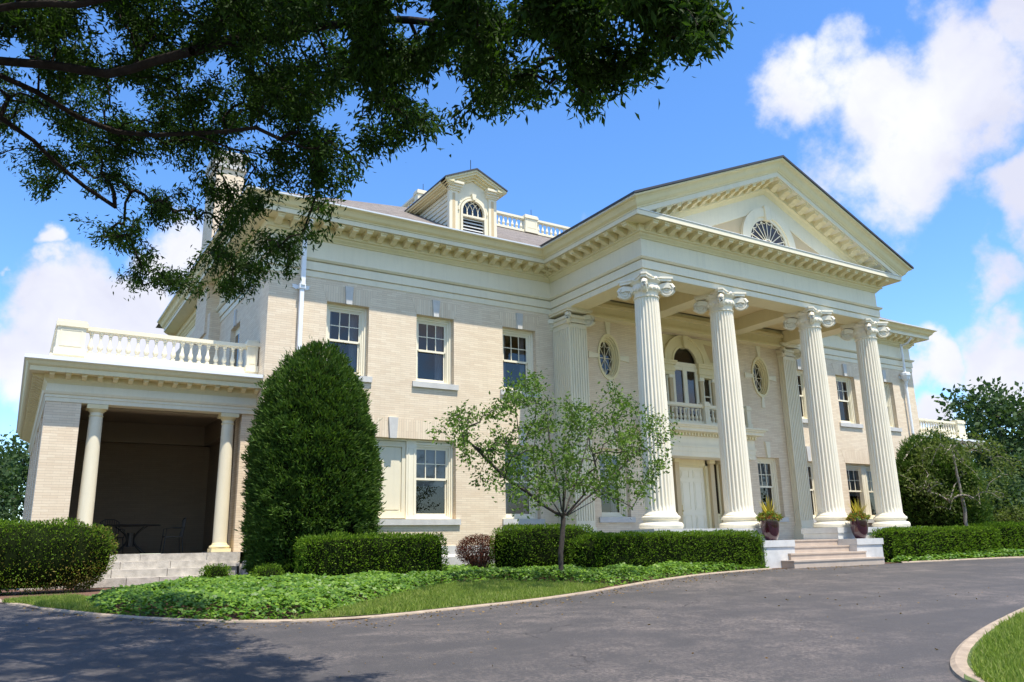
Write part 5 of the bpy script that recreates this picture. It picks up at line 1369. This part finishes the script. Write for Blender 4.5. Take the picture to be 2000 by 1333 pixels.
def make_tree(name, label, roots, targets, nleaf, lsize, lw_, lmat, bmat, rtip, rmax, spread=.16, droop=.0, cat='tree', twig=.35, jit=.7, exp=2.3, tr=None):
    base = np.array(roots[0][0][0], float); root = empty(name, tuple(base)); tag(root, label, cat)
    pos, par, tips = grow(roots, targets)
    V, F, R_ = tree_mesh(pos, par, tips, rtip, rmax, exp, tr=tr)
    quick_mesh('trunk', V - base, F, bmat, root)
    thin = [i for i in range(len(pos)) if R_[i] < rtip * 2.3 and par[i] >= 0]
    # extra weight on tips
    src = np.array(thin + tips * 3); pick = RNG.choice(src, nleaf); a = pos[par[pick]]; b_ = pos[pick]; t_ = RNG.uniform(0, 1, (nleaf, 1)); d = unit(b_ - a)
    P = a + (b_ - a) * t_ + RNG.normal(0, spread, (nleaf, 3)); dirs = d * .5 + unit(RNG.normal(0, 1, (nleaf, 3))) * .6 + np.array([0, 0, -droop])
    leaves(P - base, dirs, lsize, lw_, 'crown', lmat, root, jit=jit * .5)
    return root
# small spreading tree before the portico
tb = on(1095, 1105, 1, -6.6); tx, ty, tz = tb[0], -6.6, -.98
def ip(x, y, Y): return on(x, y, 1, Y)
targets = []
poly = [(835, 850), (870, 815), (905, 800), (960, 780), (1000, 745), (1050, 725), (1090, 780), (1130, 765), (1200, 755), (1240, 790), (1290, 800), (1345, 800), (1320, 850), (1310, 900), (1270, 960), (1245, 1000), (1200, 985), (1150, 960), (1060, 990), (980, 1000), (965, 960), (905, 930), (900, 880)]
while len(targets) < 320:
    x, y = random.uniform(830, 1350), random.uniform(720, 1005)
    if not inpoly(np.array([[x, y]]), poly)[0]: continue
    ex = 1 - ((x - 1090) / 290) ** 2
    dy = math.sqrt(max(.05, ex)) * 2.4 * random.uniform(-1, 1)
    if ty + dy > -5.3: dy = random.uniform(-1.8, 1.2)
    targets.append(ip(x, y, ty + dy))
B0 = np.array([tx, ty, tz])
fork = ip(1100, 1012, ty)
R0 = [([B0, (tx + .01, ty, tz + .6), fork], None)]
for (px_, py_, dy) in ((1110, 870, .2), (1040, 900, -.5), (985, 910, .5), (1180, 900, -.6), (1210, 930, .4), (1065, 800, .6), (1290, 830, .2), (900, 850, -.2), (1160, 820, .6), (1100, 930, -1.3), (1130, 930, 1.0)):
    e_ = ip(px_, py_, ty + dy); m_ = fork + (e_ - fork) * .5 + np.array([0, 0, -.12]); R0.append(([fork + (m_ - fork) * .15, m_, e_], 'near'))
make_tree('young_tree', 'small spreading tree with sparse green leaves before the portico', R0, targets, 12500, .082, .5, 'leafsmall', 'bark2', .0045, .095, spread=.085)
# big tree overhead: limbs from a trunk out of frame on the left
def cz(x): return np.interp(x, [-200, 0, 400, 700, 1000, 1430], [5.2, 5.0, 4.5, 3.8, 3.0, 2.5])
def op(x, y, up=0.0):
    p = on(x, y, 2, float(cz(x)) - max(0, y - 260) / 340 * 1.15 + up); d_ = np.linalg.norm(p - CC)
    return p if d_ < 21 else CC + (p - CC) * 21 / d_
opoly = [(-70, -90), (1330, -90), (1425, 55), (1400, 95), (1300, 112), (1285, 150), (1235, 178), (1165, 222), (1120, 170), (1040, 205), (985, 215), (935, 238), (905, 252), (860, 272), (800, 262), (745, 292), (705, 322), (672, 362), (648, 395), (640, 430), (655, 470), (610, 505), (560, 545), (505, 575), (455, 602), (400, 590), (345, 560), (300, 585), (262, 590), (222, 545), (160, 545), (190, 490), (150, 445), (105, 400), (55, 372), (45, 330), (-70, 300)]
opoly = [(x - 22 * (x > 900) * min(1, (x - 900) / 300), y - 8 * (x > 900 and y > 0)) for x, y in opoly]
tg = []
hole = lambda x, y: (math.hypot((x - 215) / 70, (y - 405) / 30) < 1) or (math.hypot((x - 330) / 60, (y - 470) / 35) < 1) or (math.hypot((x - 60) / 50, (y - 165) / 22) < 1) or (math.hypot((x - 395) / 45, (y - 330) / 30) < 1 and random.random() < .7)
while len(tg) < 1850:
    x, y = random.uniform(-70, 1430), random.uniform(-90, 605)
    if not inpoly(np.array([[x, y]]), opoly)[0] or hole(x, y): continue
    if y > 300 and random.random() < .25: continue
    up = random.uniform(0, 1.5) * (1 if y < 260 else .35) * (1 if x < 700 else .5)
    if math.sin(x * .021 + y * .013) * math.cos(y * .027 - x * .009) + .5 * math.sin(x * .055 + 1) * math.sin(y * .06) < (-.30 if x > 500 else -.38) + random.uniform(-.1, .1): continue
    tg.append(op(x, y, up))
for _ in range(1300):                            # rest of the crown, over the drive and outside the frame
    tg.append(np.array([random.uniform(-11, -2.6), random.uniform(-18.2, -10.5), random.uniform(4.9, 7.6)]))
TR = np.array([-10.2, -11.8, float(g(0, -11.8)) - .05])
roots = [([TR, TR + (0, 0, 1.6), TR + (.1, .1, 3.2), TR + (.3, .2, 4.6), TR + (.5, .2, 6.2), TR + (.8, -.4, 7.6)], None)]
for pl in ([(-20, 116), (0, 120), (100, 128), (210, 145), (300, 120), (375, 100), (480, 70), (620, 60)], [(-20, 138), (0, 148), (75, 182), (150, 228), (225, 258), (300, 265), (400, 260), (500, 250), (600, 290)],
           [(-20, 225), (0, 230), (65, 275), (110, 320), (165, 365), (225, 405), (275, 450)], [(500, 80), (640, 50), (800, 40), (950, 60), (1080, 70), (1200, 60)], [(380, 262), (450, 290), (510, 302), (570, 330)], [(-20, 20), (150, 10), (300, -20), (500, -40)]):
    P_ = [op(x, y, -.12 if x < 400 or y > 200 else .8) for x, y in pl]
    if pl[0][0] < 0: P_ = [TR + (.3, .2, 4.4), (TR + (.3, .2, 4.4)) * .5 + P_[0] * .5 + (0, 0, -.05)] + P_
    roots.append((P_, 'near'))
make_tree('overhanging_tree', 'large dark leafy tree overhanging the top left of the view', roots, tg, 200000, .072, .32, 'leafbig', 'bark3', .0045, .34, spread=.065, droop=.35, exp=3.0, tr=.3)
# background and side trees
def round_tree(name, label, x, y, z, H_, R_, n, ls, lmat, tz_=.3, nt=150, sx=1.0, bmat='bark', rtip=.012, gap=.2, rk=.09):
    base = np.array([x, y, z]); T_ = []
    while len(T_) < nt:
        v = RNG.normal(0, 1, 3); v /= np.linalg.norm(v); v *= random.uniform(.35, 1) ** .6
        p = base + np.array([v[0] * R_ * sx, v[1] * R_, H_ * (tz_ + (1 - tz_) * .5) + v[2] * H_ * (1 - tz_) * .5])
        if fbm(p[None] * 1.0, .5, 21)[0] < -.9 + gap: continue
        T_.append(p)
    make_tree(name, label, [([base, base + (0, 0, H_ * tz_ * .6), base + (.1, .1, H_ * .55), base + (0, .1, H_ * .8)], None)], T_, n, ls, .6, lmat, bmat, rtip, R_ * rk, spread=ls * 1.5)
round_tree('slender_tree', 'slender pale-trunked young tree at the right corner of the mansion', 24.6, -4.4, -.95, 4.7, 2.2, 3400, .11, 'far2', .30, 110, rtip=.008, gap=-.5, bmat='palebark', rk=.032)
def tree_px(name, label, px_, ytop, Y, rpx, n, ls, lm, tz_, nt, gap=.2):
    b_ = on(px_, 1000, 1, Y); t_ = on(px_, ytop, 1, Y); dd = float(np.linalg.norm(b_ - CC)); round_tree(name, label, float(b_[0]), Y, -1, float(t_[2]) + 1, rpx * dd / FPX, n, ls, lm, tz_, nt, gap=gap)
tree_px('maple_tree', 'tall maple standing beyond the right porch', 1985, 765, 3, 95, 6500, .32, 'far1', .35, 150, -.2)
tree_px('broadleaf_tree', 'dark tree at the right edge behind the hedges', 2010, 905, 1, 75, 9000, .26, 'far1', .05, 160)
tree_px('broadleaf_tree', 'low rounded tree beside the right porch', 1935, 925, -1, 55, 8000, .20, 'far1', .05, 150)
tree_px('broadleaf_tree', 'bright green bush at the far right beyond the drive', 1985, 990, -3, 30, 4000, .12, 'far2', .03, 90)
tree_px('broadleaf_tree', 'mid-green tree between the maple and the frame edge', 2060, 830, 6, 90, 8000, .36, 'far1', .1, 140)
round_tree('evergreen_tree', 'dark evergreen at the left edge behind the porch', -8.2, 24, -1, 6.0, 3.4, 12000, .24, 'far1', .02, 200, gap=0)
round_tree('evergreen_tree', 'evergreen rising behind the left porch corner', -5.2, 30, -1, 7.0, 3.0, 10000, .26, 'far1', .02, 180, gap=0)
round_tree('evergreen_tree', 'farther evergreen beyond the first at the left edge', -10, 34, -1, 8.5, 3.6, 8000, .3, 'far1', .02, 140, gap=0)
# ------------------------------------------------------------------ planters
def planter(x, y, label, warm):
    root = empty('planter', (x, y, -.2)); tag(root, label, 'planter', 'planters on the step cheeks')
    mb = MB(); mb.lathe((0, 0, 0), [(.0, .0), (.13, 0), (.155, .015), (.20, .10), (.235, .22), (.255, .38), (.262, .56), (.26, .62), (.24, .625), (.235, .57), (.0, .55)], 36); mb.obj('pot', 'glaze', root, 50)
    n = 48; V = []; F = []
    for i in range(n):
        a_ = random.uniform(0, 2 * PI); el = random.uniform(.85, 1.55); L = random.uniform(.42, .72); d = np.array([math.cos(a_) * math.cos(el), math.sin(a_) * math.cos(el), math.sin(el)]); s_ = np.cross(d, (0, 0, 1)); s_ /= np.linalg.norm(s_) + 1e-6; w_ = .011
        b0 = np.array([0, 0, .58]); m_ = b0 + d * L * .6; t_ = b0 + d * L + np.array([0, 0, -L * .1 * math.cos(el)]); k = len(V)
        V += [b0 - s_ * w_ * .6, b0 + s_ * w_ * .6, m_ + s_ * w_, t_, m_ - s_ * w_]; F += [(k, k + 1, k + 2), (k, k + 2, k + 4), (k + 4, k + 2, k + 3)]
    quick_mesh('spike_plant', np.array(V), np.array(F), 'spike', root)
    n = 1500; P = unit(RNG.normal(0, 1, (n, 3))) * RNG.uniform(.6, 1, (n, 1)) * np.array([.33, .33, .20]); P[:, 2] = np.abs(P[:, 2]) * 1.0 - .05; P[:, 2] += .62 + .05 * fbm(P, 6, 3)
    leaves(P, P - np.array([0, 0, .4]), .075, .45, 'foliage', 'mixp', root, jit=.6)
    return root
planter(12.98, -5.3, 'glossy maroon planter on the left step cheek with a yellow spike plant', 1)
planter(17.0, -5.3, 'glossy maroon planter on the right step cheek with a yellow spike plant', 0)
# ------------------------------------------------------------------ porch furniture
tbx, tby = -2.55, 2.6
root = empty('patio_table', (tbx, tby, -.2)); tag(root, 'round black metal table with hooped legs in the left porch', 'table')
mb = MB(); mb.lathe((0, 0, .72), [(0, 0), (.70, 0), (.72, .012), (.70, .025), (0, .025)], 36); mb.obj('tabletop', 'iron', root)
mb = MB(); mb.lathe((0, 0, .18), [(.10, 0), (.10, .36)], 12); mb.obj('stand', 'iron', root)
for i in range(4):
    a_ = PI / 4 + i * PI / 2; mb = MB(); P_ = []
    for k in range(13):
        t_ = k / 12 * PI; r_ = .48 - .36 * math.sin(t_); P_.append((r_ * math.cos(a_), r_ * math.sin(a_), .02 + .68 * k / 12))
    mb.tube(P_, .014, 6); mb.obj('leg', 'iron', root)
def chair(x, y, rz, label):
    root = empty('patio_chair', (x, y, -.2)); root.rotation_euler = (0, 0, rz); tag(root, label, 'chair', 'black metal chairs in the left porch')
    mb = MB(); mb.box(-.24, .24, -.23, .23, .42, .445); mb.obj('seat', 'iron', root)
    mb = MB(); mb.tube([(-.23, .22, .43), (-.24, .27, .86), (-.12, .29, .93), (.12, .29, .93), (.24, .27, .86), (.23, .22, .43)], .013, 6)
    for k in range(-3, 4): mb.tube([(k * .06, .23, .45), (k * .06, .285, .91)], .007, 5)
    mb.obj('backrest', 'iron', root)
    for sx in (-1, 1):
        for sy in (-1, 1): mb = MB(); mb.tube([(sx * .22, sy * .21, .43), (sx * .25, sy * .25, 0)], .013, 6); mb.obj('leg', 'iron', root)
        mb = MB(); mb.tube([(sx * .24, .25, .66), (sx * .27, 0, .67), (sx * .26, -.2, .64), (sx * .24, -.21, .43)], .012, 6); mb.obj('armrest', 'iron', root)
chair(-3.55, 2.5, PI / 2, 'black metal chair to the left of the porch table')
chair(-1.5, 2.7, -PI / 2, 'black metal chair to the right of the porch table')
chair(-2.9, 3.6, .2, 'black metal chair behind the porch table')
